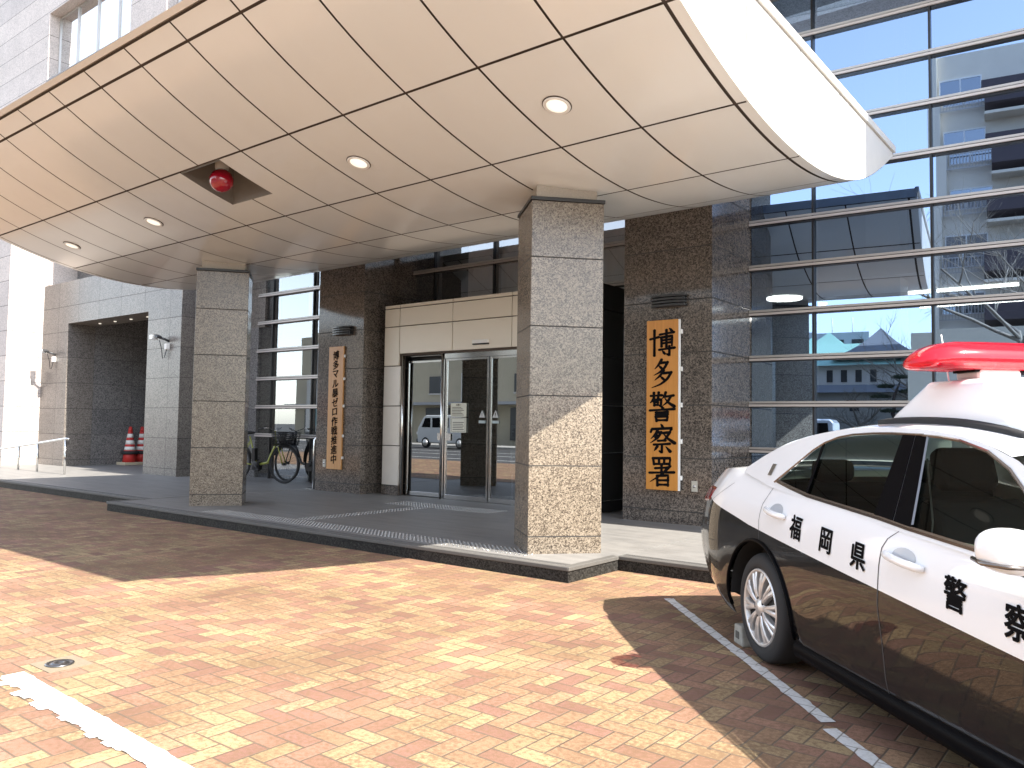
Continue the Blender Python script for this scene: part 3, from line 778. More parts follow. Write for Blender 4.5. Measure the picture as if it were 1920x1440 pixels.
# downlights
def canpt(x, y, dz=0.0):
    v = Matrix.Rotation(CA, 4, 'Z') @ Vector((x, y, prof(y) + dz)); return v
dl0 = None
dl_lab = ("large round recessed downlight nearest the right end of the canopy", "round recessed downlight in the canopy between the red globe and the right column",
          "round recessed downlight in the canopy left of the red globe", "round recessed downlight at the far left end of the canopy")
for k, xx in enumerate((-3.865, -6.35, -10.5, -12.98)):
    sl = (prof(5.39) - prof(5.35)) / 0.04
    if dl0 is None:
        dl0 = thing("downlight", dl_lab[0], "downlight", canpt(xx, 5.37), CA, "round downlights in the canopy")
        T = Matrix.Rotation(math.atan(sl), 4, 'X')
        def lat(prf, nm, mt):
            m = MB().lathe(prf, (0, 0, 0), (0, 0, 1), 32); m.v = [tuple(T @ Vector(v)) for v in m.v]; m.build(nm, mt, dl0, local=True)
        lat([(0.088, 0.004), (0.118, 0.004), (0.118, -0.012), (0.106, -0.018), (0.088, -0.010)], "trim", MT['white'])
        lat([(0.126, 0.002), (0.126, -0.006), (0.118, -0.007)], "gasket", MT['groove'])
        lat([(0.090, -0.011), (0.05, -0.014), (0.0, -0.015)], "diffuser", MT['lampglass'])
    else: copy_thing(dl0, canpt(xx, 5.37), CA, dl_lab[k])
gl = thing("red_globe_lamp", "red glass globe lamp hanging in a square recess of the canopy", "lamp", canpt(-8.37, 5.03), CA)
gl.matrix_basis = Matrix.Translation(Vector((*(canpt(-8.37, 5.06))[:2], 4.17))) @ Matrix.Rotation(CA, 4, 'Z')
MB().lathe([(0.075, 0.28), (0.075, 0.14), (0.068, 0.12)], n=24).build("lamp_holder", plain("lamp_collar", (0.55, 0.52, 0.48), 0.5), gl, local=True)
MB().lathe([(0.0, -0.135)] + [(0.135 * math.sin(math.pi * i / 20), -0.135 * math.cos(math.pi * i / 20)) for i in range(1, 19)] + [(0.068, 0.125)], n=36).build("globe", MT['red_globe'], gl, local=True)

# brush strokes of the big name board, on a 100 x 100 grid: kind, points.  h level, v upright, p left sweep, n right sweep, d dot, k turn
BRUSH = {
"博": "h 5,37 37,31|v 21,8 21,93|h 41,23 93,17|d 77,4 87,13|v 47,33 48,63|k 47,33 87,29 86,62|h 49,43 85,40|h 49,53 85,50|v 66,9 66,65|h 39,74 96,69|k 77,63 77,94 68,89|d 52,79 60,88",
"多": "p 48,4 38,20 22,35|k 44,15 70,13|p 70,13 60,31 40,47 19,56|d 39,25 50,34|p 56,40 44,57 22,73|k 54,50 84,47|p 84,47 70,69 44,87 11,98|d 45,61 58,71",
"警": "h 8,14 50,12|v 20,4 20,20|v 38,3 36,20|p 20,22 14,31 5,38|k 17,28 48,26 46,49 40,46|v 22,35 22,46|k 22,35 36,34 35,45|h 22,45 35,44|p 64,3 60,14 51,24|h 60,17 93,13|p 83,15 72,34 52,48|n 61,22 74,37 95,49|d 46,50 56,56|h 5,63 96,58|h 28,70 72,68|h 28,77 72,75|v 28,84 31,98|k 28,84 72,82 69,97|h 31,96 69,95",
"察": "d 47,2 54,11|d 14,15 9,28|k 14,18 89,14 79,26|p 34,22 26,36 9,51|k 32,29 48,28|p 48,28 36,47 7,65|d 28,34 34,40|d 23,43 30,48|k 55,31 80,27|p 80,27 67,47 53,57|n 56,32 71,48 97,63|h 36,57 64,55|h 21,70 80,66|k 51,69 51,96 42,91|p 34,76 22,91|n 66,76 81,91",
"署": "v 18,8 22,28|k 18,8 82,6 79,27|h 22,27 79,25|v 40,8 41,26|v 60,7 59,25|h 26,41 76,37|v 50,30 50,54|h 5,57 96,52|p 81,32 50,62 7,87|v 34,66 35,98|k 34,66 74,63 74,98|h 35,81 74,79|h 35,95 74,94",
}
def brush(mb, spec, loc, size):
    W = {'h': (4.3, 3.5, 4.9), 'v': (5.4, 4.8, 5.2), 'p': (5.4, 4.6, 1.2), 'n': (2.0, 4.3, 6.4), 'd': (2.6, 5.2, 4.4), 'k': (4.7, 4.9, 3.4)}
    s = size / 100.0; L = Vector(loc)
    for q, st_ in enumerate(spec.split('|')):
        kind, rest = st_.split(' ', 1)
        P = [Vector(tuple(float(c) for c in a.split(','))) for a in rest.split()]
        dense = []
        for a, b in zip(P, P[1:]):
            for i in range(6): dense.append(a + (b - a) * i / 6)
        dense.append(P[-1])
        if kind in 'pn' and len(P) > 2:
            for _ in range(3): dense = [dense[0]] + [(dense[i - 1] + dense[i] * 2 + dense[i + 1]) / 4 for i in range(1, len(dense) - 1)] + [dense[-1]]
        n = len(dense); w0, w1, w2 = W[kind]; y = -0.0002 * q; left, right = [], []
        def pt(v): return L + Vector(((v.x - 50) * s, y, (50 - v.y) * s))
        for i, c in enumerate(dense):
            t = (dense[min(i + 1, n - 1)] - dense[max(i - 1, 0)]).normalized(); nr = Vector((-t.y, t.x)); f = i / (n - 1)
            w = w0 + (w1 - w0) * f * 2 if f < 0.5 else w1 + (w2 - w1) * (f - 0.5) * 2
            left.append(pt(c + nr * w)); right.append(pt(c - nr * w))
        mb.grid([left, right], 0, False)
        for c, w in ((dense[0], w0), (dense[-1], w2)):
            if w > 1.2: mb.add([pt(c + Vector((math.cos(2 * math.pi * k / 10 + 0.3) * w * 1.12, math.sin(2 * math.pi * k / 10 + 0.3) * w * 0.92))) + Vector((0, -0.0001, 0)) for k in range(10)], [tuple(range(10))])

# ------------------------------------------------------------------ name boards, lamps, outlets on the pillars
sr = thing("name_board", "orange wooden board reading 博多警察署 in black brush writing on the right pillar", "sign", (-5.11, 9.80, 0.58))
MB().box(-5.345, -4.875, 9.775, 9.815, 0.58, 2.855).build("board", MT['wood_orange'], sr, bevel=0.004)
MB().box(-4.874, -4.858, 9.776, 9.815, 0.582, 2.852).build("sunlit_edge", MT['white'], sr)  # white strip added for the sunlight on the board's right side
tm = MB()
for ch, z in zip("博多警察署", (2.55, 2.135, 1.69, 1.26, 0.83)): brush(tm, BRUSH[ch], (-5.11, 9.773, z), 0.40)
tm.build("lettering", MT['ink'], sr)
for z in (0.72, 1.20, 1.68, 2.16, 2.66): MB().box(-4.857, -4.835, 9.79, 9.835, z, z + 0.06).build("bracket", MT['white'], sr, bevel=0.004)
slb = thing("name_board", "tan wooden board with a long vertical black slogan on the left pillar", "sign", (-11.84, 9.78, 0.56))
MB().box(-12.05, -11.64, 9.80, 9.835, 0.56, 2.83).build("board", MT['wood_tan'], slb, bevel=0.004)
tm = MB()
for i, ch in enumerate("博多マル暴ゼロ作戦推進中"): put_text(tm, ch, (-11.845, 9.797, 2.665 - 0.1745 * i), 0.176, offset=0.0030, rise=0.14, depth=0.002)
tm.build("lettering", MT['ink'], slb)
for z in (0.75, 1.15, 1.7, 2.2, 2.62): MB().box(-11.638, -11.612, 9.805, 9.838, z, z + 0.05).build("bracket", MT['white'], slb, bevel=0.004)
def wall_lamp(cx, cz, label):
    t = thing("wall_lamp", label, "wall lamp", (cx, FY, cz), 0, "dark louvred lamps above the name boards")
    rows = []
    for k in range(7):
        a = -0.25 + 0.5 * k / 6
        rows.append([(a, -0.05 - 0.085 * math.cos(a / 0.25 * 1.1), -0.075), (a, -0.05 - 0.085 * math.cos(a / 0.25 * 1.1), 0.075)])
    m = MB()
    for z0 in (-0.078, -0.036, 0.006, 0.048):
        pts = [(r[0][0], r[0][1], z0) for r in rows] + [(0.25, 0.0, z0), (-0.25, 0.0, z0)]
        m.prism(pts, (0, 0, 0.03))
    m.build("louvre", MT['darkgrey'], t, local=True, bevel=0.003)
    MB().box(-0.2, 0.2, -0.07, 0.0, -0.065, 0.07).build("housing", MT['black'], t, local=True)
wall_lamp(-5.03, 3.11, "dark louvred wall lamp above the orange name board")
wall_lamp(-11.68, 3.115, "dark louvred wall lamp above the tan slogan board")
def outlet(x, z, label):
    t = thing("wall_outlet", label, "power outlet", (x, FY - 0.01, z), 0, "outlet plates on the pillars")
    MB().box(-0.042, 0.042, -0.012, 0.0, -0.07, 0.07).build("plate", plain("outlet_plate", (0.48, 0.46, 0.40), 0.4), t, local=True, bevel=0.004)
    MB().lathe([(0.018, 0.0), (0.018, 0.006), (0.0, 0.007)], (0, -0.012, 0.0), (0, -1, 0), 14).build("cover", MT['steel'], t, local=True)
outlet(-4.665, 0.65, "small metal outlet plate low on the right pillar beside the orange board")
outlet(-12.15, 0.66, "small metal outlet plate low on the left pillar beside the tan board")

# floodlights by the niche
def flood(x, z, label):
    t = thing("floodlight", label, "floodlight", (x, 9.87, z), 0, "small floodlights beside the niche")
    m = MB().box(-0.16, 0.0, -0.28, -0.16, 0.03, 0.08); m.v = [tuple(Matrix.Rotation(R(20), 4, 'Y') @ Vector(v)) for v in m.v]
    m.build("housing", MT['darkgrey'], t, local=True, bevel=0.01)
    MB().tube([(0.03, 0, -0.02), (0.03, -0.1, 0.02), (-0.04, -0.2, 0.05)], 0.028, 8).build("arm", MT['darkgrey'], t, local=True)
    MB().box(-0.01, 0.09, -0.09, 0, -0.22, -0.08).build("junction_box", MT['white'], t, local=True, bevel=0.01)
    MB().box(-0.30, -0.17, -0.3, -0.15, 0.02, 0.12).build("lens", plain("flood_lens", (0.72, 0.72, 0.70), 0.2), t, local=True)
    MB().tube([(0.03, -0.05, -0.22), (-0.02, -0.07, -0.40), (-0.1, -0.07, -0.42), (-0.14, -0.08, -0.2), (-0.1, -0.16, 0.0)], 0.009, 6).build("cable", MT['black'], t, local=True)
flood(-23.95, 3.22, "small grey floodlight with a looped cable left of the dark niche")
flood(-17.95, 3.28, "small grey floodlight with a looped cable right of the dark niche")
# ------------------------------------------------------------------ cones, rails, bicycles
cone_red = plain("cone_red", (0.55, 0.035, 0.03), 0.45)
def cone_thing(x, y, label):
    t = thing("traffic_cone", label, "traffic cone", (x, y, PZ), 0, "red traffic cones in the niche")
    m = MB()
    seg = [(0.045, 1.06, 0), (0.062, 0.95, 0), (0.072, 0.885, 1), (0.092, 0.775, 0), (0.104, 0.70, 1), (0.124, 0.585, 0), (0.136, 0.52, 1), (0.152, 0.42, 0), (0.185, 0.08, 0)]
    for (ra, ha, mi), (rb, hb, mj) in zip(seg, seg[1:]): m.lathe([(rb, hb), (ra, ha)], n=24, m=mi)
    m.lathe([(0.045, 1.06), (0.03, 1.09), (0, 1.09)], n=20)
    m.build("cone_body", [cone_red, MT['white']], t, local=True, fixn=False)
    MB().lathe([(0.19, 0.30), (0.23, 0.315), (0.24, 0.35), (0.23, 0.385), (0.165, 0.40)], n=24).build("weight_ring", MT['blackrub'], t, local=True)
    MB().box(-0.25, 0.25, -0.25, 0.25, 0.0, 0.08).build("base", plain("cone_base_wood", (0.50, 0.42, 0.30), 0.7), t, local=True, bevel=0.01)
    return t
cone_thing(-22.88, 11.55, "red traffic cone with white stripes in the niche, the whole one at the left")
cone_thing(-22.95, 11.93, "red traffic cone with white stripes half hidden behind the granite pier")

rl = thing("handrail", "stainless steel handrail sloping down a ramp at the far left", "handrail", (-21.2, 8.4, PZ))
MB().tube([(-19.45, 8.4, 0.955), (-19.62, 8.4, 0.965), (-21.0, 8.4, 0.835), (-23.6, 8.4, 0.60), (-27.0, 8.4, 0.45)], 0.028, 10).build("rail", MT['steel'], rl)
for x in (-19.62, -21.10, -22.2, -23.9): MB().tube([(x, 8.4, PZ - 0.02), (x, 8.4, 0.96 - (-19.6 - x) * 0.09)], 0.024, 10).build("post", MT['steel'], rl)

hp = thing("bicycle_stand", "stainless steel hoop stand beside the left granite pillar", "bicycle stand", (-12.66, 10.02, PZ))
MB().tube([(-12.66, 10.0, PZ), (-12.66, 10.0, 1.08), (-12.62, 10.05, 1.16), (-12.53, 10.16, 1.2), (-12.44, 10.3, 1.2)], 0.024, 10).build("hoop", MT['steel'], hp)
MB().box(-12.78, -12.56, 9.90, 10.10, PZ, PZ + 0.012).build("base_plate", MT['steel'], hp)

def bicycle(label, fx, fy, ang, fcol, basket=True, scale=1.1):
    """front wheel contact at fx,fy, heading ang"""
    t = thing("bicycle", label, "bicycle", (fx, fy, PZ), ang, "bicycles parked left of the entrance")
    sc = scale; W = 0.335 * sc; WB = 1.10 * sc
    fr = plain("bicycle_frame_paint", fcol, 0.3, 0.2, 0.5)
    def wheel(x):
        m = MB()
        ring = [(x + (W - 0.02) * math.cos(2 * math.pi * i / 36), 0, W + (W - 0.02) * math.sin(2 * math.pi * i / 36)) for i in range(36)]
        rim = [(x + (W - 0.05) * math.cos(2 * math.pi * i / 36), 0, W + (W - 0.05) * math.sin(2 * math.pi * i / 36)) for i in range(36)]
        m.tube(rim, 0.010, 6, 2, close=True)
        for k in range(24):
            a = 2 * math.pi * k / 24
            m.tube([(x, 0.02 * (-1) ** k, W), (x + (W - 0.05) * math.cos(a), 0, W + (W - 0.05) * math.sin(a))], 0.0016, 4, 1)
        m.lathe([(0.03, -0.04), (0.03, 0.04)], (x, 0, W), (0, 1, 0), 12, 1)
        w = m.build("wheel", [MT['blackrub'], MT['darkgrey'], MT['darkgrey']], t, local=True)
        MB().tube(ring, 0.021, 8, 0, close=True).build("tyre", MT['blackrub'], w, local=True)
    wheel(0); wheel(-WB)
    m = MB()
    hx, hz = -0.20 * sc, 0.82 * sc
    bbx, bbz = -0.62 * sc, 0.30 * sc
    sx, sz = -0.80 * sc, 0.80 * sc
    m.tube([(hx + 0.02, 0, hz - 0.16), (hx - 0.06, 0, hz - 0.30), (hx - 0.2, 0, 0.42), (bbx, 0, bbz)], 0.028, 8)
    m.tube([(bbx, 0, bbz), (sx, 0, sz)], 0.019, 8)
    m.tube([(bbx, 0.03, bbz), (-WB, 0.05, W)], 0.012, 6); m.tube([(bbx, -0.03, bbz), (-WB, -0.05, W)], 0.012, 6)
    m.tube([(sx + 0.03, 0.02, sz - 0.1), (-WB, 0.05, W)], 0.01, 6); m.tube([(sx + 0.03, -0.02, sz - 0.1), (-WB, -0.05, W)], 0.01, 6)
    m.build("frame", fr, t, local=True)
    fk = MB()
    for s in (-1, 1): fk.tube([(0, 0.05 * s, W), (hx * 0.55, 0.045 * s, 0.62 * sc), (hx, 0.02 * s, hz - 0.14)], 0.012, 6)
    fk.tube([(hx + 0.02, 0, hz - 0.2), (hx - 0.02, 0, hz + 0.1)], 0.018, 8)
    fk.build("fork", fr if basket else MT['darkgrey'], t, local=True)
    hb = MB().tube([(hx - 0.22, 0.28, hz + 0.13), (hx - 0.06, 0.22, hz + 0.17), (hx - 0.02, 0.0, hz + 0.1), (hx - 0.06, -0.22, hz + 0.17), (hx - 0.22, -0.28, hz + 0.13)], 0.012, 8, 0)
    hb.tube([(hx - 0.22, 0.28, hz + 0.13), (hx - 0.11, 0.24, hz + 0.155)], 0.018, 8, 1); hb.tube([(hx - 0.22, -0.28, hz + 0.13), (hx - 0.11, -0.24, hz + 0.155)], 0.018, 8, 1)
    hb.build("handlebar", [MT['steel'], MT['blackrub']], t, local=True)
    sd = MB().lathe([(0, -0.14), (0.05, -0.12), (0.085, -0.03), (0.095, 0.05), (0.06, 0.12), (0, 0.14)], (0, 0, 0), (-1, 0, 0), 14)
    sd.v = [(v[0] + sx - 0.02, v[1], v[2] * 0.42 + sz + 0.08) for v in sd.v]; sd.build("saddle", MT['blackrub'], t, local=True)
    MB().box(bbx - 0.12, bbx - 0.02, -0.05, 0.05, bbz + 0.06, bbz + 0.36).build("battery", MT['black'], t, local=True, bevel=0.02)
    ck = MB().lathe([(0.085, -0.012), (0.085, 0.012)], (bbx, -0.06, bbz), (0, 1, 0), 20)
    ck.tube([(bbx, -0.075, bbz), (bbx + 0.13, -0.085, bbz - 0.1)], 0.012, 6); ck.tube([(bbx, 0.075, bbz), (bbx - 0.13, 0.085, bbz + 0.1)], 0.012, 6)
    ck.box(bbx + 0.08, bbx + 0.18, -0.16, -0.08, bbz - 0.115, bbz - 0.09); ck.box(bbx - 0.18, bbx - 0.08, 0.08, 0.16, bbz + 0.09, bbz + 0.115)
    ck.box(bbx - 0.09, bbx + 0.10, -0.055, 0.055, bbz - 0.10, bbz + 0.07)
    ck.build("crank", MT['black'], t, local=True, bevel=0.003)
    for x0, a0, a1 in ((0, 20, 130), (-WB, 10, 190)):
        fd = MB(); arc = [(x0 + (W + 0.03) * math.cos(R(a)), W + (W + 0.03) * math.sin(R(a))) for a in range(a0, a1 + 1, 10)]
        fd.grid([[(p[0], -0.03, p[1]) for p in arc], [(p[0], 0.03, p[1]) for p in arc]])
        fd.build("mudguard", MT['black'], t, local=True)
    rk = MB()
    for s in (-1, 1): rk.tube([(-WB, 0.06 * s, W), (-WB - 0.02, 0.06 * s, W * 2 + 0.08)], 0.006, 5)
    rk.box(-WB - 0.2, -WB + 0.22, -0.07, 0.07, W * 2 + 0.08, W * 2 + 0.095)
    rk.build("carrier", MT['darkgrey'], t, local=True)
    if basket:
        b = MB(); x0, x1, z0, z1 = hx + 0.05, hx + 0.36, hz - 0.2, hz + 0.08
        for k in range(13):
            f = k / 12
            b.tube([(x0 + 0.03 + (x1 - x0 - 0.06) * f, -0.16, z0), (x0 + (x1 - x0) * f, -0.20, z1)], 0.005, 4); b.tube([(x0 + 0.03 + (x1 - x0 - 0.06) * f, 0.16, z0), (x0 + (x1 - x0) * f, 0.20, z1)], 0.005, 4)
            b.tube([(x1 - 0.03, -0.16 + 0.32 * f, z0), (x1, -0.2 + 0.4 * f, z1)], 0.005, 4); b.tube([(x0 + 0.03, -0.16 + 0.32 * f, z0), (x0, -0.2 + 0.4 * f, z1)], 0.005, 4)
        for k in range(7):
            f = k / 6; z = z0 + (z1 - z0) * f; e = 0.04 * f
            b.tube([(x0 + 0.03 - 0.03 * f, -0.16 - e, z), (x1 - 0.03 + 0.03 * f, -0.16 - e, z), (x1 - 0.03 + 0.03 * f, 0.16 + e, z), (x0 + 0.03 - 0.03 * f, 0.16 + e, z)], 0.0065, 5, close=True)
        b.build("basket", MT['black'], t, local=True)
    return t
bicycle("yellow green electric bicycle with a black front basket beside the left column", -14.17, 10.42, R(12), (0.30, 0.32, 0.06), True, 1.2)
bicycle("black bicycle pointing left behind the yellow green one", -14.55, 10.78, R(184), (0.02, 0.022, 0.025), True, 1.2)

# ------------------------------------------------------------------ patrol car
CO = Vector((-1.178, 5.392, 0.0))
car = thing("patrol_car", "black and white patrol car with a red roof light bar parked diagonally", "police car", CO, R(-45))
def mat_carpaint():
    g = NT("two_tone_car_paint")
    x, y, z = g.xyz(g.obj())
    ln = g.M('SUBTRACT', 0.787, g.M('MULTIPLY', x, 0.078))
    ln = g.M('ADD', ln, g.M('MULTIPLY', g.M('MAXIMUM', g.M('SUBTRACT', -0.25, x), 0.0), 0.055))
    k = g.M('GREATER_THAN', z, ln)
    g.setp(Base_Color=g.mix(k, (0.006, 0.006, 0.007), (0.92, 0.92, 0.92)), Roughness=0.35, Coat_Weight=1.0, Coat_Roughness=0.01, Specular_IOR_Level=0.08)
    return g.m
PAINT = mat_carpaint()
CWHITE = plain("white_car_paint", (0.91, 0.91, 0.91), 0.3, 0.0, 1.0, var=0.01)
CBLACK = plain("gloss_black_trim", (0.003, 0.003, 0.004), 0.4, 0.0, 0.0, var=0.02)
CBLACK.node_tree.nodes["Principled BSDF"].inputs["Specular IOR Level"].default_value = 0.04
def car_glass(name, tint):
    m = mat_glass(name, 0.0, tint, 0.0)
    [n for n in m.node_tree.nodes if n.type == 'FRESNEL'][0].inputs[0].default_value = 1.2
    return m
CGLASS = car_glass("car_glass", (0.42, 0.47, 0.44))
CGLASSR = car_glass("car_glass_privacy", (0.16, 0.19, 0.17))
INTR = plain("car_interior", (0.018, 0.018, 0.02), 0.8)
AX, AZ, WR = -0.11, 0.325, 0.325
FXL = AX + 2.85
plan = spline([(-1.16, 0.585), (-1.125, 0.735), (-1.05, 0.822), (-0.87, 0.875), (-0.5, 0.896), (0.0, 0.90), (1.5, 0.902), (2.6, 0.895), (3.1, 0.87), (3.45, 0.79), (3.66, 0.66), (3.76, 0.48)])
inz = spline([(0.15, 0.095), (0.20, 0.062), (0.26, 0.034), (0.34, 0.016), (0.45, 0.006), (0.58, 0.0), (0.70, 0.002), (0.80, 0.009), (0.88, 0.020), (0.94, 0.037), (0.99, 0.060), (1.04, 0.086), (1.09, 0.116), (1.14, 0.155)])
zsh = spline([(-1.16, 1.075), (-1.08, 1.105), (-0.9, 1.125), (-0.6, 1.125), (-0.35, 1.100), (-0.1, 1.066), (0.4, 1.028), (1.2, 0.978), (1.8, 0.943), (2.4, 0.925), (2.9, 0.885), (3.4, 0.79), (3.76, 0.66)])
kz = spline([(0.15, 0.42), (0.22, 0.31), (0.32, 0.17), (0.45, 0.06), (0.62, 0.0), (0.80, 0.02), (0.94, 0.075), (1.06, 0.14)])
def shell(x, z, off=0.0):
    """point of the right body side (y negative)"""
    y = plan(x) - inz(z) + off
    if z < 0.62 and x > 0.3: y -= 0.012 * math.sin(max(0, min(1, (0.62 - z) / 0.4)) * math.pi) * min(1, (x - 0.3) / 0.3) * (1 if x < 2.1 else max(0, 1 - (x - 2.1) / 0.3))
    s = max(0.0, min(1.0, (-0.45 - x) / 0.71)); s = s * s * (3 - 2 * s)
    f = max(0.0, min(1.0, (x - 3.2) / 0.55)); f = f * f * (3 - 2 * f)
    if x < -0.5: x = -0.5 + (x + 0.5) * 1.34
    return Vector((x + kz(z) * s - 0.6 * kz(z) * f, -y, z))
st = []
def zlow(x): return 0.18 + 0.05 * max(0, min(1, (-0.5 - x) / 0.4)) + 0.03 * max(0, min(1, (x - 3.0) / 0.5))
AA, AB = 0.452, 0.402
x = -1.16
xs_ = [-1.16, -1.145, -1.12, -1.08, -1.03, -0.97, -0.9, -0.82, -0.74, -0.66, -0.60]
for v in xs_: st.append((v, zlow(v)))
def arch(xc):
    st.append((xc - AA - 0.008, zlow(xc - AA)))
    for i in range(33):
        a = math.pi * (1 - i / 32); st.append((xc + AA * math.cos(a), AZ + AB * math.sin(a)))
    st.append((xc + AA + 0.008, zlow(xc + AA)))
arch(AX)
for i in range(1, 24): v = AX + AA + (2.85 - 2 * AA) * i / 24; st.append((v, zlow(v)))
arch(FXL)
for v in (3.22, 3.3, 3.38, 3.46, 3.54, 3.6, 3.66, 3.7, 3.73, 3.76): st.append((v, zlow(v)))
NL = 26
def zlev(zb, zs, k):
    return zb + (0.745 - zb) * k / 14 if k <= 14 else 0.745 + (zs - 0.745) * (k - 14) / (NL - 14)
def side_rows(sgn):
    rows = []
    for xv, zb in st:
        zs = zsh(xv); r = []
        for k in range(NL + 1):
            z = zlev(zb, zs, k)
            p = shell(xv, z); r.append((p.x, p.y * sgn, p.z))
        rows.append(r)
    return rows
bd = MB()
for sg in (1, -1): bd.grid(side_rows(sg), flip=(sg < 0))
# trunk deck, bonnet, ends
def deck(x0, x1, n, crown):
    rows = []
    for i in range(n + 1):
        xv = x0 + (x1 - x0) * i / n; zs = zsh(xv); p = shell(xv, zs); yy = -p.y; r = []
        for j in range(17):
            u = -1 + 2 * j / 16
            r.append((p.x, yy * u, zs + crown * (1 - abs(u) ** 2.4)))
        rows.append(r)
    bd.grid(rows)
deck(-1.16, -0.2, 14, 0.035); deck(2.2, 3.76, 18, 0.06)
for e in (0, -1):
    xv, zb = st[e]; rows = []
    for k in range(NL + 1):
        z = zlev(zb, zsh(xv), k); p = shell(xv, z)
        rows.append([(p.x - 0.02 * (1 - (2 * j / 12 - 1) ** 2) * (1 if e == 0 else -1), p.y * (1 - 2 * j / 12), p.z + (0.045 * (1 - abs(1 - 2 * j / 12) ** 2.4) if k == NL else 0)) for j in range(13)])
    bd.grid(rows)
body = bd.build("body", PAINT, car, local=True)
# wheel housings and underside
wh = MB()
for xc in (AX, FXL):
    for sg in (-1, 1):
        a = [math.pi * i / 16 for i in range(17)]
        ro = [(xc + AA * 0.985 * math.cos(t), 0.875 * sg, AZ + AB * 0.985 * math.sin(t)) for t in a]; ri = [(v[0], 0.45 * sg, v[2]) for v in ro]
        wh.grid([ro, ri]); wh.add([(xc - AA, 0.45 * sg, 0.15), (xc + AA, 0.45 * sg, 0.15), (xc + AA, 0.45 * sg, 0.76), (xc - AA, 0.45 * sg, 0.76)], [(0, 1, 2, 3)])
wh.box(AX + AA, FXL - AA, -0.80, 0.80, 0.17, 0.22); wh.box(-1.0, AX - AA, -0.7, 0.7, 0.25, 0.3); wh.box(FXL + AA, 3.5, -0.7, 0.7, 0.2, 0.3)
wh.build("wheel_housing", MT['blackrub'], car, local=True)
# arch lip
for sg in (1, -1):
    for xc in (AX, FXL):
        lip = MB(); pts = []
        for i in range(29):
            a = math.pi * (1.06 - 1.12 * i / 28); zz = AZ + AB * math.sin(a); xv = xc + AA * math.cos(a); p = shell(xv, max(zz, 0.22), 0.002); pts.append((p.x, p.y * sg, max(zz, 0.22)))
        lip.tube(pts, 0.012, 8)
        lip.build("wheel_arch_lip", CBLACK, car, local=True)
# side skirts
sk = MB()
for sg in (1, -1):
    rows = []
    for i in range(15):
        xv = AX + AA - 0.01 + (2.85 - 2 * AA + 0.02) * i / 14
        rows.append([(xv, -sg * 0.80, 0.15), (xv, -sg * 0.862, 0.155), (xv, -sg * 0.878, 0.185), (xv, -sg * 0.872, 0.228), (xv, -sg * 0.855, 0.245)])
    sk.grid(rows)
sk.build("side_skirt", CBLACK, car, local=True)
# greenhouse sides
def gy(z): return 0.852 - (z - 0.98) * 0.523
def gp_(x, z, sg=1, off=0.0): return (x, -sg * (gy(z) + off), z)
OUT = [(-0.56, 1.118), (-0.35, 1.090), (-0.1, 1.054), (0.4, 1.020), (0.8, 0.996), (1.2, 0.970), (1.8, 0.936), (2.38, 0.925)]
TOP = [(-0.555, 1.146), (-0.48, 1.182), (-0.38, 1.230), (-0.2, 1.300), (0.0, 1.350), (0.2, 1.383), (0.4, 1.406), (0.6, 1.418), (0.8, 1.422), (1.0, 1.419), (1.2, 1.409), (1.4, 1.387), (1.6, 1.352), (1.8, 1.296), (1.95, 1.232), (2.15, 1.116), (2.36, 0.975)]
W1 = [(-0.03, 1.094), (0.17, 1.068), (0.40, 1.043), (0.8, 1.021), (1.13, 1.003), (1.105, 1.10), (1.07, 1.24), (1.035, 1.386), (0.90, 1.392), (0.74, 1.390), (0.55, 1.381), (0.42, 1.364), (0.31, 1.333), (0.22, 1.288), (0.10, 1.20)]
W2 = [(1.35, 0.986), (1.6, 0.972), (1.9, 0.956), (2.16, 0.944), (2.13, 1.01), (2.02, 1.105), (1.90, 1.190), (1.78, 1.262), (1.62, 1.325), (1.42, 1.366), (1.28, 1.379), (1.155, 1.384), (1.22, 1.25), (1.29, 1.11)]
def poly3(poly, sg, off): return [Vector(gp_(a, b, sg, off)) for a, b in poly]
gs = MB()
for sg in (1, -1):
    loops = [[Vector((a, b, 0)) for a, b in OUT + TOP[::-1]], [Vector((a, b, 0)) for a, b in reversed(W1)], [Vector((a, b, 0)) for a, b in reversed(W2)]]
    tris = tessellate_polygon(loops)
    flat = [p for l in loops for p in l]
    gs.add([gp_(p.x, p.y, sg) for p in flat], tris)
gs.build("cabin_side", CWHITE, car, local=True)
def ribbon(mb, pts, w, sg=1, m=0):
    """flat strip along (x,z) points on the cabin side"""
    P = [Vector(gp_(a, b, sg, 0.004)) for a, b in pts]; rows = []
    nrm = Vector((0, -sg * 0.886, 0.463))
    for i, p in enumerate(P):
        t = (P[min(i + 1, len(P) - 1)] - P[max(i - 1, 0)]).normalized(); s = nrm.cross(t).normalized() * (w / 2)
        rows.append([p - s, p + nrm * 0.006, p + s])
    mb.grid(rows, m, False)
CHROME = plain("dark_chrome_moulding", (0.22, 0.19, 0.17), 0.2, 0.9, var=0.03)
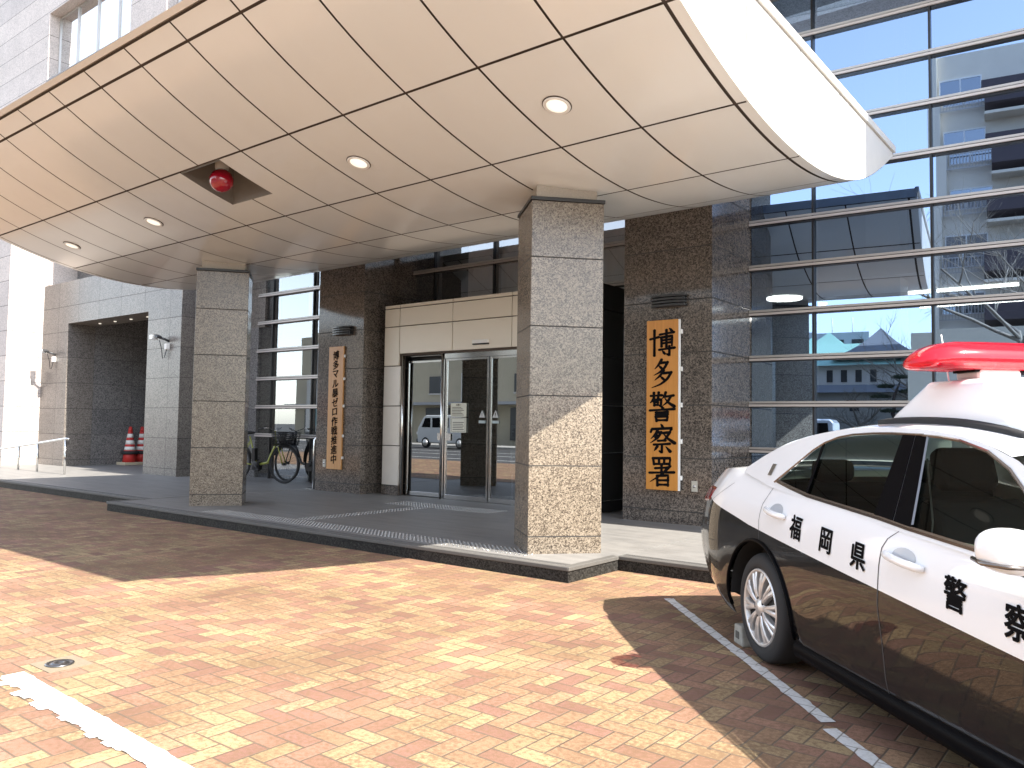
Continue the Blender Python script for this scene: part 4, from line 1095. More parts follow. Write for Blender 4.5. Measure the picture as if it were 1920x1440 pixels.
for sg in (1, -1):
    tr = MB()
    ribbon(tr, W1[:5] + [(1.35, 0.986)] + W2[1:4], 0.022, sg, 0)
    ribbon(tr, [(-0.06, 1.085)] + W1[:0:-1][0:1] + W1[14:7:-1] + [(1.035, 1.389), (1.155, 1.387)] + W2[11:3:-1], 0.014, sg, 0)
    tr.build("window_moulding", CHROME, car, local=True)
    for q_, o_ in (([(1.075, 1.004), (1.232, 0.995), (1.094, 1.386), (1.000, 1.391)], 0.006), ([(1.240, 0.995), (1.375, 0.984), (1.180, 1.384), (1.102, 1.386)], 0.006), ([(0.36, 1.05), (0.385, 1.048), (0.305, 1.338), (0.285, 1.325)], 0.003)):
        MB().prism(poly3(q_, sg, o_), (0, 0.004 * sg, 0)).build("pillar_trim", CBLACK, car, local=True)
    for poly, gm in ((W1, CGLASSR), (W2, CGLASS)):
        p2 = poly3(poly, sg, -0.008); MB().add(p2, [tuple(range(len(p2)))]).build("side_window", gm, car, local=True, fixn=False)
    run = MB(); ribbon(run, [(1.375, 1.0), (1.30, 1.16), (1.195, 1.378)], 0.014, sg); run.build("window_channel", plain("window_channel", (0.18, 0.19, 0.21), 0.4), car, local=True)
# roof, rear window, windscreen from one loft
tz = spline(TOP)
def loft(x0, x1, n, m):
    rows = []
    for i in range(n + 1):
        xv = x0 + (x1 - x0) * i / n; z = tz(xv); yy = gy(z); cr = 0.05 if 0 < xv < 1.6 else 0.05
        bow = 0.0
        rows.append([(xv - (0.06 if xv < 0.2 else -0.08) * (1 - u * u) * max(0, min(1, (0.2 - xv) / 0.6 if xv < 0.2 else (xv - 1.3) / 0.6)), yy * u, z + cr * (1 - abs(u) ** 2.5)) for u in [-1 + 2 * j / 20 for j in range(21)]])
    m.grid(rows); return m
loft(0.06, 1.76, 28, MB()).build("roof", CWHITE, car, local=True)
loft(-0.55, 0.06, 16, MB()).build("rear_window", CGLASSR, car, local=True)
loft(1.76, 2.34, 12, MB()).build("windscreen", CGLASS, car, local=True)
# door seams
se_ = MB()
def seam(path, sg, w=0.007):
    rows = []
    P = []
    for (a, b), (c, d) in zip(path, path[1:]):
        k = max(2, int(abs(b - d) / 0.03) + 1)
        P += [(a + (c - a) * i / k, b + (d - b) * i / k) for i in range(k)]
    P.append(path[-1])
    for a, b in P:
        p = shell(a, b, 0.0012); q = shell(a + w, b, 0.0012); rows.append([(p.x, p.y * sg, p.z), (q.x, q.y * sg, q.z)])
    se_.grid(rows, 0, False)
for sg in (1, -1):
    seam([(1.30, 0.968), (1.235, 0.925), (1.207, 0.88), (1.20, 0.8), (1.20, 0.6), (1.21, 0.38), (1.215, 0.24)], sg)
    seam([(-0.06, 1.05), (-0.10, 0.95), (-0.10, 0.85), (-0.075, 0.735)], sg, 0.005)
    seam([(2.36, 0.92), (2.30, 0.75), (2.24, 0.5), (2.24, 0.24)], sg)
    seam([(-0.62, 1.04), (-0.80, 0.93), (-0.92, 0.86)], sg, 0.005)
se_.build("door_seam", plain("seam_shadow_gap", (0.05, 0.05, 0.055), 0.6), car, local=True)
# handles
for sg in (1, -1):
    for xa, xb, za, zb in ((0.0, 0.255, 0.930, 0.908), (1.255, 1.525, 0.865, 0.838)):
        xm, zm = (xa + xb) / 2, (za + zb) / 2
        cup = MB(); rows = []
        for i in range(9):
            r = i / 8.0; rows.append([])
            for j in range(21):
                t = 2 * math.pi * j / 20; a = xm - 0.015 + 0.085 * r * math.cos(t); b = zm + 0.012 + 0.040 * r * math.sin(t)
                p = shell(a, b, 0.0015 + 0.0015 * (1 - r)); rows[-1].append((p.x, p.y * sg, p.z))
        cup.grid(rows); hd = cup.build("handle_recess", plain("handle_recess_shade", (0.52, 0.53, 0.55), 0.35, 0, 1.0), car, local=True)  # shade of the recess put into a grey oval on the door
        h = MB(); pts = []
        for i in range(13):
            f = i / 12; p = shell(xa + (xb - xa) * f, za + (zb - za) * f, 0.008 + 0.030 * math.sin(math.pi * min(1, max(0, f))) ** 0.5); pts.append((p.x, p.y * sg, p.z))
        h.tube(pts, [0.012] + [0.0185] * 11 + [0.012], 10); h.build("door_handle", CWHITE, car, local=True)
# lettering on the doors
for ch, a, b, s_ in (("福", 0.395, 0.868, 0.135), ("岡", 0.728, 0.843, 0.135), ("県", 1.035, 0.815, 0.135), ("警", 1.715, 0.777, 0.135), ("察", 2.045, 0.745, 0.135)):
    vs, fs = text_mesh(ch, s_, rise=-0.07, depth=0.0)
    tm = MB()
    for k_, (da, db) in enumerate(BOLD): tm.add([(lambda p: (p.x, p.y, p.z))(shell(a + v[0] + da * 0.0030, b + v[2] + db * 0.0030, 0.003 + 0.0003 * k_)) for v in vs], fs)
    tm.build("door_lettering", MT['ink'], car, local=True)
# tail lamps
for sg in (1, -1):
    rows = []
    for i in range(15):
        f = i / 14; rows.append([])
        for j in range(9):
            g_ = j / 8
            xa_ = -1.158; xb_ = -0.955 + 0.055 * g_            # wraps round the rear corner, pointed at the front
            z = 0.852 + (0.135) * g_ + 0.03 * f * (1 - g_)
            xv = xa_ + (xb_ - xa_) * f
            p = shell(xv, z); q = shell(xv - 0.004, z); r_ = shell(xv + 0.004, z)
            t_ = (r_ - q); nn = Vector((t_.y, -t_.x, 0)).normalized()
            if nn.y > 0: nn = -nn
            p = p + nn * (0.012 if 0 < i < 14 and 0 < j < 8 else -0.004)
            rows[-1].append((p.x, p.y * sg, p.z))
    tl = MB().grid(rows); tl.build("tail_lamp", plain("tail_lamp_red", (0.17, 0.006, 0.012), 0.12, 0, 0.5, var=0.3, scale=30), car, local=True)
# wheels
ALLOY = plain("alloy_rim", (0.68, 0.67, 0.66), 0.34, 0.6, var=0.03)
def make_wheel(xc, sg):
    y = -sg * 0.868
    m = MB()
    ax = (0, -sg, 0)
    m.lathe([(0.222, -0.05), (0.232, 0.0), (0.226, 0.010), (0.212, 0.004), (0.205, -0.03), (0.205, -0.14)], (xc, y, AZ), ax, 48)
    for k in range(10):
        for d in (-0.10, 0.10):
            a = 2 * math.pi * k / 10 + 0.1
            c0, c1 = a + d * 0.75, a + d * 1.12
            def P(r, t, w, h): return Vector((xc + r * math.cos(t) - w * math.sin(t), y - sg * h, AZ + r * math.sin(t) + w * math.cos(t)))
            q = []
            for r, t, w, h in ((0.045, a + d * 0.3, 0.012, 0.006), (0.11, c0, 0.0115, 0.012), (0.17, c0 * 0.5 + c1 * 0.5, 0.0135, 0.008), (0.213, c1, 0.017, 0.0)):
                q.append([P(r, t, -w, h - 0.03), P(r, t, -w, h), P(r, t, -w * 0.4, h + 0.005), P(r, t, w * 0.4, h + 0.005), P(r, t, w, h), P(r, t, w, h - 0.03)])
            m.grid(q, 0, False)
    m.lathe([(0.060, -0.02), (0.060, 0.006), (0.045, 0.014), (0.034, 0.016), (0.030, 0.020), (0, 0.020)], (xc, y, AZ), ax, 32)
    for k in range(5):
        a = 2 * math.pi * (k + 0.5) / 5; m.lathe([(0.011, 0.0), (0.011, 0.012), (0, 0.013)], (xc + 0.056 * math.cos(a), y - sg * 0.0, AZ + 0.056 * math.sin(a)), ax, 10, 1)
    w = m.build("wheel", [ALLOY, MT['black']], car, local=True)
    MB().lathe([(0.205, -0.13), (0.19, -0.12), (0.0, -0.12)], (xc, y, AZ), ax, 32).build("brake_disc", MT['black'], w, local=True)
    t = MB().lathe([(0.225, -0.20), (0.27, -0.215), (0.31, -0.20), (0.324, -0.17), (0.325, -0.10), (0.324, -0.035), (0.315, -0.012), (0.30, 0.002), (0.285, 0.006), (0.27, 0.010), (0.25, 0.010), (0.234, 0.004), (0.226, -0.02)], (xc, y, AZ), ax, 64)
    t.build("tyre", MT['blackrub'], w, local=True)
for xc in (AX, FXL):
    for sg in (1, -1): make_wheel(xc, sg)
# cabin
cb = MB()
cb.box(-0.3, 2.2, -0.74, 0.74, 0.30, 0.36); cb.box(1.75, 2.3, -0.70, 0.70, 0.60, 0.93); cb.box(-0.6, -0.05, -0.72, 0.72, 0.5, 1.0)
cb.build("cabin_floor", INTR, car, local=True, bevel=0.03)
for sg in (1, -1): MB().box(-0.1, 2.2, -sg * 0.80 if sg > 0 else 0.74, -sg * 0.74 if sg > 0 else 0.80, 0.36, 0.955).build("door_card", plain("door_card_beige", (0.30, 0.29, 0.24), 0.7), car, local=True, bevel=0.015)
def seat(x, y, w=0.25):
    s = MB()
    s.box(x - 0.1, x + 0.42, y - w, y + w, 0.42, 0.58)
    m = Matrix.Translation((x - 0.04, y, 0.55)) @ Matrix.Rotation(R(-17), 4, 'Y')
    b_ = MB().box(-0.07, 0.07, -w, w, 0, 0.56); h_ = MB().box(-0.055, 0.055, -0.15, 0.15, 0.60, 0.81)
    for q in (b_, h_): s.add([m @ Vector(v) for v in q.v], q.f)
    s.build("seat", INTR, car, local=True, bevel=0.05, seg=4)
seat(1.30, -0.37); seat(1.30, 0.37)
s = MB(); s.box(-0.15, 0.30, -0.68, 0.68, 0.40, 0.60); s.box(-0.28, -0.08, -0.68, 0.68, 0.5, 1.08); s.box(-0.26, -0.14, -0.48, -0.22, 1.08, 1.22); s.box(-0.26, -0.14, 0.22, 0.48, 1.08, 1.22)
s.build("rear_seat", INTR, car, local=True, bevel=0.05, seg=3)
sw = MB(); sw.tube([(1.74 + 0.06 * math.sin(2 * math.pi * i / 24), -0.37 + 0.185 * math.cos(2 * math.pi * i / 24), 0.86 + 0.175 * math.sin(2 * math.pi * i / 24)) for i in range(24)], 0.015, 8, 0, close=True); sw.box(1.73, 1.85, -0.43, -0.31, 0.80, 0.9)
sw.build("steering_wheel", INTR, car, local=True)
# seat belt
MB().grid([[(1.17, -0.63, 1.28), (1.20, -0.66, 1.28)], [(1.25, -0.66, 1.0), (1.28, -0.69, 1.0)], [(1.22, -0.68, 0.7), (1.25, -0.70, 0.7)]], smooth=False).build("seat_belt", plain("belt_grey", (0.20, 0.20, 0.19), 0.8), car, local=True)
# mirrors
for sg in (1, -1):
    m = MB(); rows = []
    for i in range(15):
        v = math.pi * i / 14; rows.append([])
        for j in range(25):
            u = 2 * math.pi * j / 24
            cx_ = math.copysign(abs(math.cos(u)) ** 0.75, math.cos(u)); sx_ = math.copysign(abs(math.sin(u)) ** 0.75, math.sin(u))
            rows[-1].append((2.13 + 0.085 * math.sin(v) * cx_ * (1 if cx_ > 0 else 0.75), -sg * (0.985 - 0.125 * math.cos(v)), 1.005 + 0.078 * math.sin(v) ** 0.8 * sx_ - 0.01 * math.cos(v)))
    m.grid(rows); mr = m.build("door_mirror", CWHITE, car, local=True)
    MB().tube([(2.14, -sg * 0.84, 0.925), (2.13, -sg * 0.90, 0.935), (2.12, -sg * 0.95, 0.955)], [0.035, 0.03, 0.03], 10).build("mirror_arm", CBLACK, mr, local=True)
    MB().tube([(2.075, -sg * 1.085, 0.975), (2.15, -sg * 1.108, 0.97), (2.205, -sg * 1.06, 0.965), (2.216, -sg * 0.98, 0.962)], 0.008, 8).build("indicator", CHROME, mr, local=True)
MB().box(-0.19, -0.14, 0, 0.004, -0.035, 0.035).build("badge", MT["steel"], car, local=True)
bg_ = [o for o in car.children if o.name.startswith("badge")][0]
for v in bg_.data.vertices: v.co = Vector((v.co.x, -(gy(1.155 + v.co.z)) - 0.003 - v.co.y, 1.155 + v.co.z))
# roof fairing, gasket, pedestal, light bar
def frustum(mb, b, t, drop=0.0, m=0):
    (x0, x1, y0, z0), (x2, x3, y1, z1) = b, t
    vs = [(x0, -y0, z0), (x1, -y0, z0 - drop), (x1, y0, z0 - drop), (x0, y0, z0), (x2, -y1, z1), (x3, -y1, z1), (x3, y1, z1), (x2, y1, z1)]
    mb.add(vs, [(0, 3, 2, 1), (4, 5, 6, 7), (0, 1, 5, 4), (1, 2, 6, 5), (2, 3, 7, 6), (3, 0, 4, 7)], m)
fm = MB(); frustum(fm, (0.56, 1.60, 0.475, 1.452), (0.83, 1.27, 0.41, 1.655), 0.062); fm.build("roof_fairing", CWHITE, car, local=True, bevel=0.05, seg=6)
gm_ = MB()
side_ = [(0.56 + 1.04 * i / 14, -0.505) for i in range(15)]
ring = [(0.535, -0.49)] + side_ + [(1.635, -0.47)] + [(1.66 - 0.02 * (v / 0.4) ** 2, v) for v in (-0.4, -0.2, 0.0, 0.2, 0.4)] + [(1.635, 0.47)] + [(a, -b) for a, b in reversed(side_)] + [(0.535, 0.49)] + [(0.53, v) for v in (0.3, 0.0, -0.3)]
def roofz(x, y): return tz(x) + 0.05 * (1 - min(1.0, abs(y) / gy(tz(x))) ** 2.5)
lo_ = [(x, y, roofz(x, y) - 0.01) for x, y in ring]; mid_ = [(x, y, roofz(x, y) + 0.022) for x, y in ring]; in_ = [(1.08 + (x - 1.08) * 0.92, y * 0.92, roofz(x, y) + 0.034) for x, y in ring]
for r_ in (lo_, mid_, in_): r_.append(r_[0])
gm_.grid([lo_, mid_, in_]); gm_.build("fairing_gasket", MT['blackrub'], car, local=True)
pm = MB().box(0.93, 1.11, -0.32, -0.10, 1.65, 1.705).box(0.93, 1.11, 0.10, 0.32, 1.65, 1.705); pm.build("lightbar_foot", plain("foot_pink_white", (0.72, 0.62, 0.60), 0.4), car, local=True, bevel=0.02)
RED = NT("lightbar_red_lens")
RED.setp(Base_Color=(0.62, 0.008, 0.028), Roughness=0.10, Coat_Weight=0.8, Coat_Roughness=0.03)
_tr = RED.n("ShaderNodeBsdfTransparent", {"Color": (1.0, 0.16, 0.20)})
_mx = RED.n("ShaderNodeMixShader", {0: 0.45, 1: RED.b.outputs[0], 2: _tr.outputs[0]})
RED.t.links.new(_mx.outputs[0], RED.out.inputs[0])
lb = MB(); rows = []
stn = [(-0.632, 0.008, 0.02, 1.728), (-0.622, 0.020, 0.05, 1.731), (-0.585, 0.038, 0.09, 1.741), (-0.54, 0.052, 0.112, 1.753), (-0.48, 0.063, 0.124, 1.763), (-0.42, 0.067, 0.13, 1.767), (-0.30, 0.068, 0.132, 1.768)]
stn = stn + [(-a_, b_, c_, d_) for a_, b_, c_, d_ in reversed(stn)]
SEC = [(-0.78, -1.0), (-0.92, -0.82), (-1.0, -0.30), (-1.0, -0.12), (-0.80, 0.55), (-0.58, 0.90), (-0.38, 1.0), (0.38, 1.0), (0.58, 0.90), (0.80, 0.55), (1.0, -0.12), (1.0, -0.30), (0.92, -0.82), (0.78, -1.0)]
for y, hz_, hx_, cz in stn:
    rows.append([(1.02 + hx_ * a_, y, cz + hz_ * b_) for a_, b_ in SEC]); rows[-1].append(rows[-1][0])
lb.grid(rows, 0, True)
lb.add(rows[0][:-1], [tuple(range(len(SEC)))]); lb.add(rows[-1][:-1], [tuple(range(len(SEC)))])
bar = lb.build("lightbar", RED.m, car, local=True)
it = MB()
it.box(0.93, 1.11, -0.50, 0.50, 1.706, 1.716, 0)
for y in (-0.50, -0.36, -0.2, 0.0, 0.2, 0.36, 0.50):
    it.lathe([(0.045, 1.716), (0.045, 1.73), (0.03, 1.735), (0.028, 1.775), (0.0, 1.79)], (1.02, y, 0), n=16, m=1)
for y in (-0.43, -0.28, -0.1, 0.1, 0.28, 0.43): it.box(0.95, 1.09, y - 0.004, y + 0.004, 1.716, 1.805, 2)
it.build("lamp_unit", [MT['black'], MT['steel'], plain("reflector_pink", (0.75, 0.45, 0.45), 0.3)], bar, local=True)
MB().box(0.94, 1.10, -0.34, 0.34, 1.690, 1.704).build("lightbar_base", CBLACK, car, local=True, bevel=0.004)
cl = MB()
for y in (-0.42, -0.14, 0.14, 0.42): cl.tube([(1.02 - 0.132, y, 1.74), (1.02 - 0.136, y, 1.765), (1.02 - 0.12, y, 1.80)], 0.009, 8)
cl.build("lens_clip", plain("clip_red", (0.40, 0.01, 0.02), 0.3), bar, local=True)
MB().tube([(0.86, -0.30, 1.64), (0.80, -0.30, 1.90)], 0.0035, 6).build("antenna", MT['white'], car, local=True)
MB().tube([(0.98, 0.36, 1.66), (0.98, 0.42, 1.69), (1.0, 0.5, 1.67), (1.03, 0.42, 1.69)], 0.012, 6).build("cable_loom", MT['black'], car, local=True)
# concrete wheel stop
ws = thing("wheel_stop", "small weathered concrete wheel stop behind the rear tyre of the patrol car", "wheel stop", CO + Matrix.Rotation(R(-45), 3, 'Z') @ Vector((-0.50, -0.55, 0)), R(-45))
m = MB(); m.prism([(-0.075, -0.30, 0), (0.075, -0.30, 0), (0.055, -0.30, 0.125), (-0.06, -0.30, 0.125)], (0, 0.6, 0))
m.build("block", plain("weathered_concrete", (0.34, 0.33, 0.29), 0.85, var=0.35, scale=25), ws, local=True, bevel=0.01)
MB().box(-0.03, 0.022, -0.304, -0.296, 0.04, 0.085).build("lifting_hole", plain("hole_dark", (0.10, 0.095, 0.085), 0.9), ws, local=True)
# ------------------------------------------------------------------ the other side of the street (seen in the glass)
apt = thing("apartment_block", "grey apartment block with dark balconies across the street, mirrored in the glass", "apartment block", (8.0, -30.0, 0))
AY = -26.4
am = plain("apartment_render", (0.72, 0.65, 0.54), 0.8, var=0.08, scale=1.5)
MB().box(-3.75, 20, -40, AY, 0, 21.7).build("wall", am, apt)
MB().box(-3.8, -3.3, AY, AY + 0.35, 0, 21.9).build("wall_fin", am, apt)
SH = 2.83
awg = mat_glass("apartment_glass", 0.35, (0.05, 0.06, 0.07), 0.0)
bal = plain("balcony_brown", (0.075, 0.055, 0.06), 0.6, var=0.1)
for k in range(7):
    zb = 18.87 - SH * k
    if zb < 1: break
    for xw in (-3.12, 3.9, 10.9):
        f = MB()
        f.box(xw, xw + 1.9, AY, AY + 0.05, zb + 1.42, zb + 1.50); f.box(xw, xw + 1.9, AY, AY + 0.05, zb, zb + 0.06); f.box(xw + 0.92, xw + 0.98, AY, AY + 0.06, zb + 0.06, zb + 1.42)
        f.box(xw - 0.06, xw, AY, AY + 0.05, zb, zb + 1.5); f.box(xw + 1.9, xw + 1.96, AY, AY + 0.05, zb, zb + 1.5)
        w_ = f.build("window", MT['white'], apt)
        MB().box(xw, xw + 1.9, AY + 0.004, AY + 0.02, zb + 0.06, zb + 1.42).build("pane", awg, w_)
        r_ = MB()
        r_.box(xw - 0.2, xw + 2.1, AY + 0.30, AY + 0.34, zb + 0.48, zb + 0.53); r_.box(xw - 0.2, xw + 2.1, AY + 0.30, AY + 0.34, zb - 0.32, zb - 0.27)
        for q in range(16): r_.box(xw - 0.18 + 0.15 * q, xw - 0.14 + 0.15 * q, AY + 0.305, AY + 0.335, zb - 0.27, zb + 0.48)
        r_.build("railing", MT['alu'], apt)
    for xb in (-1.2, 5.9, 12.9):
        b_ = MB(); b_.prism([(xb, AY, zb + 0.7), (xb, AY + 1.3, zb + 0.7), (xb, AY + 1.3, zb - 0.5), (xb, AY, zb - 0.9)], (2.8, 0, 0))
        b_.build("balcony", bal, apt)
        MB().box(xb - 0.02, xb + 2.82, AY, AY + 1.2, zb - 1.05, zb - 0.9).build("balcony_slab", am, apt)
ydw = thing("yard_wall", "plain beige rendered wall and brick screen beside the apartment block", "wall", (4, -23.2, 0))
MB().box(-4.9, 14, -23.4, -23.0, 0, 6.45).build("wall", plain("beige_render", (0.64, 0.57, 0.44), 0.85), ydw)
# temple hall
tp = thing("temple_hall", "white temple hall with a grey hipped roof and green eaves far across the street", "temple", (-10, -42, 0))
tw = plain("temple_white", (0.88, 0.82, 0.74), 0.8); tg = plain("copper_green_roof", (0.30, 0.52, 0.43), 0.6); tr_ = plain("grey_tile_roof", (0.20, 0.21, 0.23), 0.6, var=0.2, scale=20)
def hip(mb, x0, x1, y0, y1, z0, z1, rx, up=0.35, m=0):
    """curved hipped roof"""
    xm0, xm1, ym = x0 + rx, x1 - rx, (y0 + y1) / 2
    n = 6
    def ring(t):
        e = t ** 1.5
        a = x0 + (xm0 - x0) * t; b = x1 + (xm1 - x1) * t; c = y0 + (ym - y0) * t; d = y1 + (ym - y1) * t; z = z0 + (z1 - z0) * e
        return [(a, c, z), (b, c, z), (b, d, z), (a, d, z), (a, c, z)]
    mb.grid([ring(i / n) for i in range(n + 1)], m, False)
MB().box(-14.8, -5.6, -44.5, -38.2, 0, 6.3).build("wall", tw, tp)
m = MB(); hip(m, -15.8, -4.6, -45.5, -37.6, 6.2, 7.9, 3.5); m.build("lower_roof", tg, tp)
m = MB(); hip(m, -11.0, -5.4, -44, -38.5, 6.8, 8.9, 2.75); m.build("upper_roof", tr_, tp)
m = MB(); hip(m, -14.9, -9.3, -46, -40.8, 7.2, 9.0, 2.75); m.build("side_roof", tg, tp)
for k in range(4): MB().box(-11.2 + 0.95 * k, -10.8 + 0.95 * k, -38.2, -38.15, 5.05, 5.9).build("window", MT['darkgrey'], tp)
of = thing("office_block", "pale flat roofed office block behind the temple hall", "office block", (-16, -52, 0))
MB().box(-22, -9.8, -56, -48, 0, 9.5).build("wall", plain("office_pale", (0.50, 0.53, 0.56), 0.8), of)
for k in range(6): MB().box(-18.6 + 1.5 * k, -17.7 + 1.5 * k, -48.0, -47.95, 7.9, 8.9).build("window", MT['darkgrey'], of)
for k in range(3): MB().tube([(-14.5 + 1.6 * k, -50, 9.5), (-14.5 + 1.6 * k, -50, 11.0)], 0.05, 5).build("aerial", MT['white'], of)
gwl = thing("garden_wall", "long white plastered wall with a dark tiled coping in front of the temple", "wall", (-12, -36.2, 0))
MB().box(-19, -5.0, -36.4, -36, 0, 4.2).build("wall", plain("plaster_cream", (0.55, 0.53, 0.47), 0.85), gwl)
m = MB(); hip(m, -19.3, -4.7, -36.9, -35.5, 4.2, 4.75, 0.5); m.build("coping", tr_, gwl)
MB().box(-9.6, -9.0, -35.995, -35.95, 2.9, 3.7).build("window", MT['darkgrey'], gwl)
# buildings reflected in the doors
sb = thing("shop_row", "beige shop building with an awning and a white hanging banner across the street", "shop building", (-45, -26, 0))
bw = plain("shop_beige", (0.40, 0.36, 0.27), 0.85, var=0.12, scale=1)
MB().box(-62, -12.2, -34, -24.5, 0, 9.4).build("wall", bw, sb)
MB().box(-62, -12.2, -24.5, -23.2, 2.9, 3.1).build("awning", plain("awning_grey", (0.30, 0.31, 0.33), 0.6), sb)
for k in range(11):
    xw = -60.5 + 4.2 * k
    MB().box(xw, xw + 2.6, -24.5, -24.4, 0.4, 2.7).build("shopfront", MT['darkgrey'], sb)
    fr = MB().box(xw + 0.3, xw + 2.2, -24.5, -24.42, 3.8, 5.1).build("window", MT['darkgrey'], sb)
    MB().box(xw + 0.3, xw + 2.2, -24.5, -24.42, 6.6, 8.2).build("window", MT['darkgrey'], sb)
    MB().box(xw + 0.25, xw + 2.25, -24.42, -24.38, 3.7, 3.8).build("sill", MT['alu'], fr)
bn = thing("hanging_banner", "white hanging banner with a round mark on the beige shop building", "banner", (-41, -24, 4))
MB().box(-39.9, -38.3, -24.36, -24.33, 3.0, 5.3).build("cloth", plain("banner_white", (0.60, 0.60, 0.58), 0.8), bn)
MB().prism([(-39.1 + 0.45 * math.cos(2 * math.pi * i / 20), -24.32, 4.4 + 0.45 * math.sin(2 * math.pi * i / 20)) for i in range(20)], (0, 0.006, 0)).build("mark", plain("banner_mark", (0.10, 0.30, 0.33), 0.7), bn)
wb = thing("white_house", "bright white house with a red shop sign across the street", "house", (-50, -24, 0))
MB().box(-58, -49.5, -24.3, -22.6, 0, 8.2).build("wall", plain("house_white", (0.45, 0.45, 0.44), 0.8), wb)
MB().box(-57, -53.5, -22.6, -22.5, 1.2, 3.0).build("shop_window", plain("shop_teal", (0.12, 0.25, 0.28), 0.4, var=0.5, scale=3), wb)
MB().box(-53.2, -50.2, -22.6, -22.3, 1.6, 3.2).build("shop_sign", plain("shop_sign_red", (0.42, 0.10, 0.07), 0.6), wb)
MB().box(-52.5, -50.5, -22.6, -22.55, 5.5, 7.4).build("window", MT['darkgrey'], wb)
# vans in the street
def van(x, y, rz, label, nose=True):
    t = thing("parked_van", label, "van", (x, y, 0), rz, "vans standing in the street")
    p = plain("van_paint", (0.50, 0.52, 0.53), 0.3, 0, 0.8)
    pr = [(-2.2, 0.30), (-2.25, 0.9), (-2.2, 1.2), (-1.75, 1.85), (-1.5, 2.0), (2.1, 2.02), (2.25, 1.85), (2.3, 0.9), (2.25, 0.30)]
    MB().prism([(a, -0.85, b) for a, b in pr], (0, 1.7, 0)).build("body", p, t, local=True, bevel=0.08, seg=3)
    for s in (-1, 1):
        for poly in ([(-1.85, 1.25), (-1.1, 1.25), (-1.1, 1.82), (-1.55, 1.82)], [(-0.95, 1.25), (0.55, 1.25), (0.55, 1.84), (-0.95, 1.84)], [(0.7, 1.25), (2.05, 1.25), (2.0, 1.84), (0.7, 1.84)]):
            MB().prism([(a, s * 0.852, b) for a, b in poly], (0, s * 0.006, 0)).build("window", CBLACK, t, local=True)
        for xx in (-1.5, 1.45):
            w_ = MB().lathe([(0.31, -0.2), (0.33, -0.16), (0.33, -0.03), (0.30, 0.0), (0.21, 0.0)], (xx, s * 0.87, 0.33), (0, s, 0), 24).build("wheel", MT['blackrub'], t, local=True)
            MB().lathe([(0.21, 0.004), (0.19, -0.02), (0.05, 0.0), (0, 0.0)], (xx, s * 0.87, 0.33), (0, s, 0), 20).build("rim", ALLOY, w_, local=True)
    MB().prism([(-2.215, -0.7, 1.22), (-2.215, 0.7, 1.22), (-1.79, 0.66, 1.83), (-1.79, -0.66, 1.83)], (-0.02, 0, 0.01)).build("windscreen", CBLACK, t, local=True)
    for s in (-1, 1): MB().box(-2.262, -2.2, s * 0.75 - 0.12, s * 0.75 + 0.12, 0.8, 0.98).build("headlight", MT['white'], t, local=True, bevel=0.02)
    MB().box(-2.3, -2.2, -0.84, 0.84, 0.32, 0.55).build("bumper", MT['darkgrey'], t, local=True, bevel=0.03)
    return t
van(-42.2, -16.6, 0, "silver grey van in the street, mirrored in the left glass panel of the entrance")
van(-33.4, -16.2, 0, "silver grey van in the street, mirrored in the right sliding door")
van(-9.8, -17.0, 0, "silver grey van in the street opposite the pillar with the orange board")
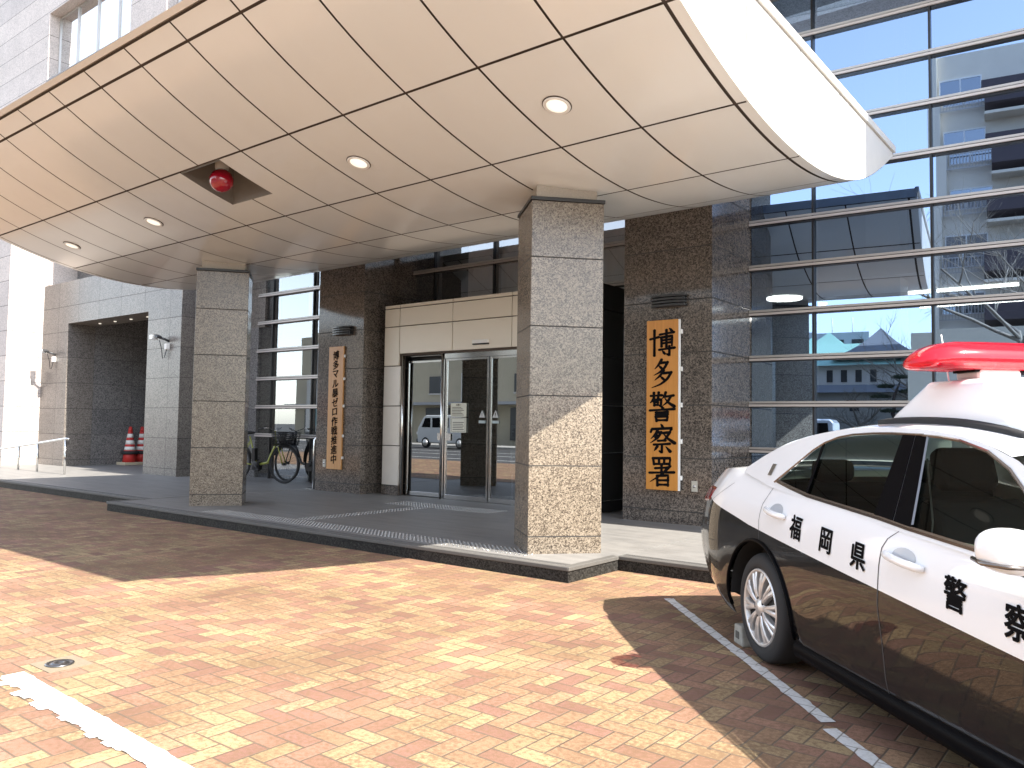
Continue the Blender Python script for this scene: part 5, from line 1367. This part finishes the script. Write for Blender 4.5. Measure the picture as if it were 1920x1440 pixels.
# bare street trees
def bare_tree(x, y, h, seed, label, group=None):
    rnd = random.Random(seed)
    t = thing("bare_tree", label, "tree", (x, y, 0), 0, group)
    tk, br = MB(), MB()
    def limb(p, d, L, r, depth, mb):
        pts = [p]; n = 5; q = Vector(p); dd = Vector(d).normalized()
        for i in range(n):
            dd = (dd + Vector((rnd.uniform(-.16, .16), rnd.uniform(-.16, .16), rnd.uniform(-0.03, .13)))).normalized(); q = q + dd * (L / n); pts.append(q.copy())
        mb.tube(pts, [r * (1 - 0.5 * i / n) for i in range(n + 1)], 6 if r > 0.03 else 4)
        if depth <= 0: return
        for k in range(4 if depth > 1 else 6):
            i = rnd.randint(2, n); a = rnd.uniform(0, 6.28); e = rnd.uniform(0.5, 1.1)
            u = dd.orthogonal().normalized(); v = dd.cross(u)
            nd = dd * math.cos(e) + (u * math.cos(a) + v * math.sin(a)) * math.sin(e); nd.z += 0.18
            limb(pts[i], nd, L * rnd.uniform(0.45, 0.75), r * 0.42, depth - 1, br)
    limb(Vector((0, 0, 0)), (0, 0, 1), h * 0.42, 0.16, 0, tk)
    top = Vector(tk.v[-1])
    for k in range(6):
        a = 2 * math.pi * k / 6 + rnd.uniform(-.4, .4); limb(top - Vector((0, 0, rnd.uniform(0, 1.2))), (math.cos(a), math.sin(a), rnd.uniform(0.35, 1.0)), h * 0.36, 0.075, 3, br)
    bark = plain("bark_pale", (0.30, 0.26, 0.21), 0.9, var=0.3, scale=30)
    tk.build("trunk", bark, t, local=True, fixn=False); br.build("crown", bark, t, local=True, fixn=False)
bare_tree(0.5, -13.0, 12.5, 3, "tall bare street tree mirrored in the right edge of the glass wall")
bare_tree(-4.6, -31.0, 8.8, 5, "bare tree in front of the yard wall, mirrored beside the temple")
bare_tree(-8.4, -31.5, 4.8, 8, "small bare garden tree in front of the white plastered wall")
pn = thing("pine_tree", "cloud pruned pine tree in front of the temple hall", "tree", (-6.2, -30, 0))
MB().tube([(-6.2, -30, 0), (-5.9, -30, 1.4), (-6.4, -30, 2.6), (-6.1, -30, 3.8), (-5.8, -30, 4.6)], [0.16, 0.14, 0.11, 0.08, 0.04], 8).build("trunk", plain("pine_bark", (0.10, 0.075, 0.06), 0.9), pn)
lf = MB()
for (cx_, cy_, cz_, rr) in ((-5.8, -30, 4.75, 0.45), (-6.6, -29.9, 4.2, 0.45), (-6.9, -30, 3.6, 0.55), (-5.4, -30.1, 3.9, 0.5), (-5.5, -29.9, 3.0, 0.55), (-6.6, -30.1, 2.7, 0.5)):
    for k in range(420):
        a = random.uniform(0, 6.28); r = rr * math.sqrt(random.random()); z = cz_ + random.uniform(-0.06, 0.2) * (1 - r / rr * 0.6); p = Vector((cx_ + r * math.cos(a), cy_ + r * math.sin(a), z)); d = Vector((random.uniform(-1, 1), random.uniform(-1, 1), random.uniform(0.1, 1))).normalized() * 0.16; s_ = d.orthogonal().normalized() * 0.025
        lf.add([p - s_, p + s_, p + d], [(0, 1, 2)])
lf.build("crown", plain("pine_needles", (0.05, 0.075, 0.04), 0.8, var=0.4, scale=8), pn, fixn=False)
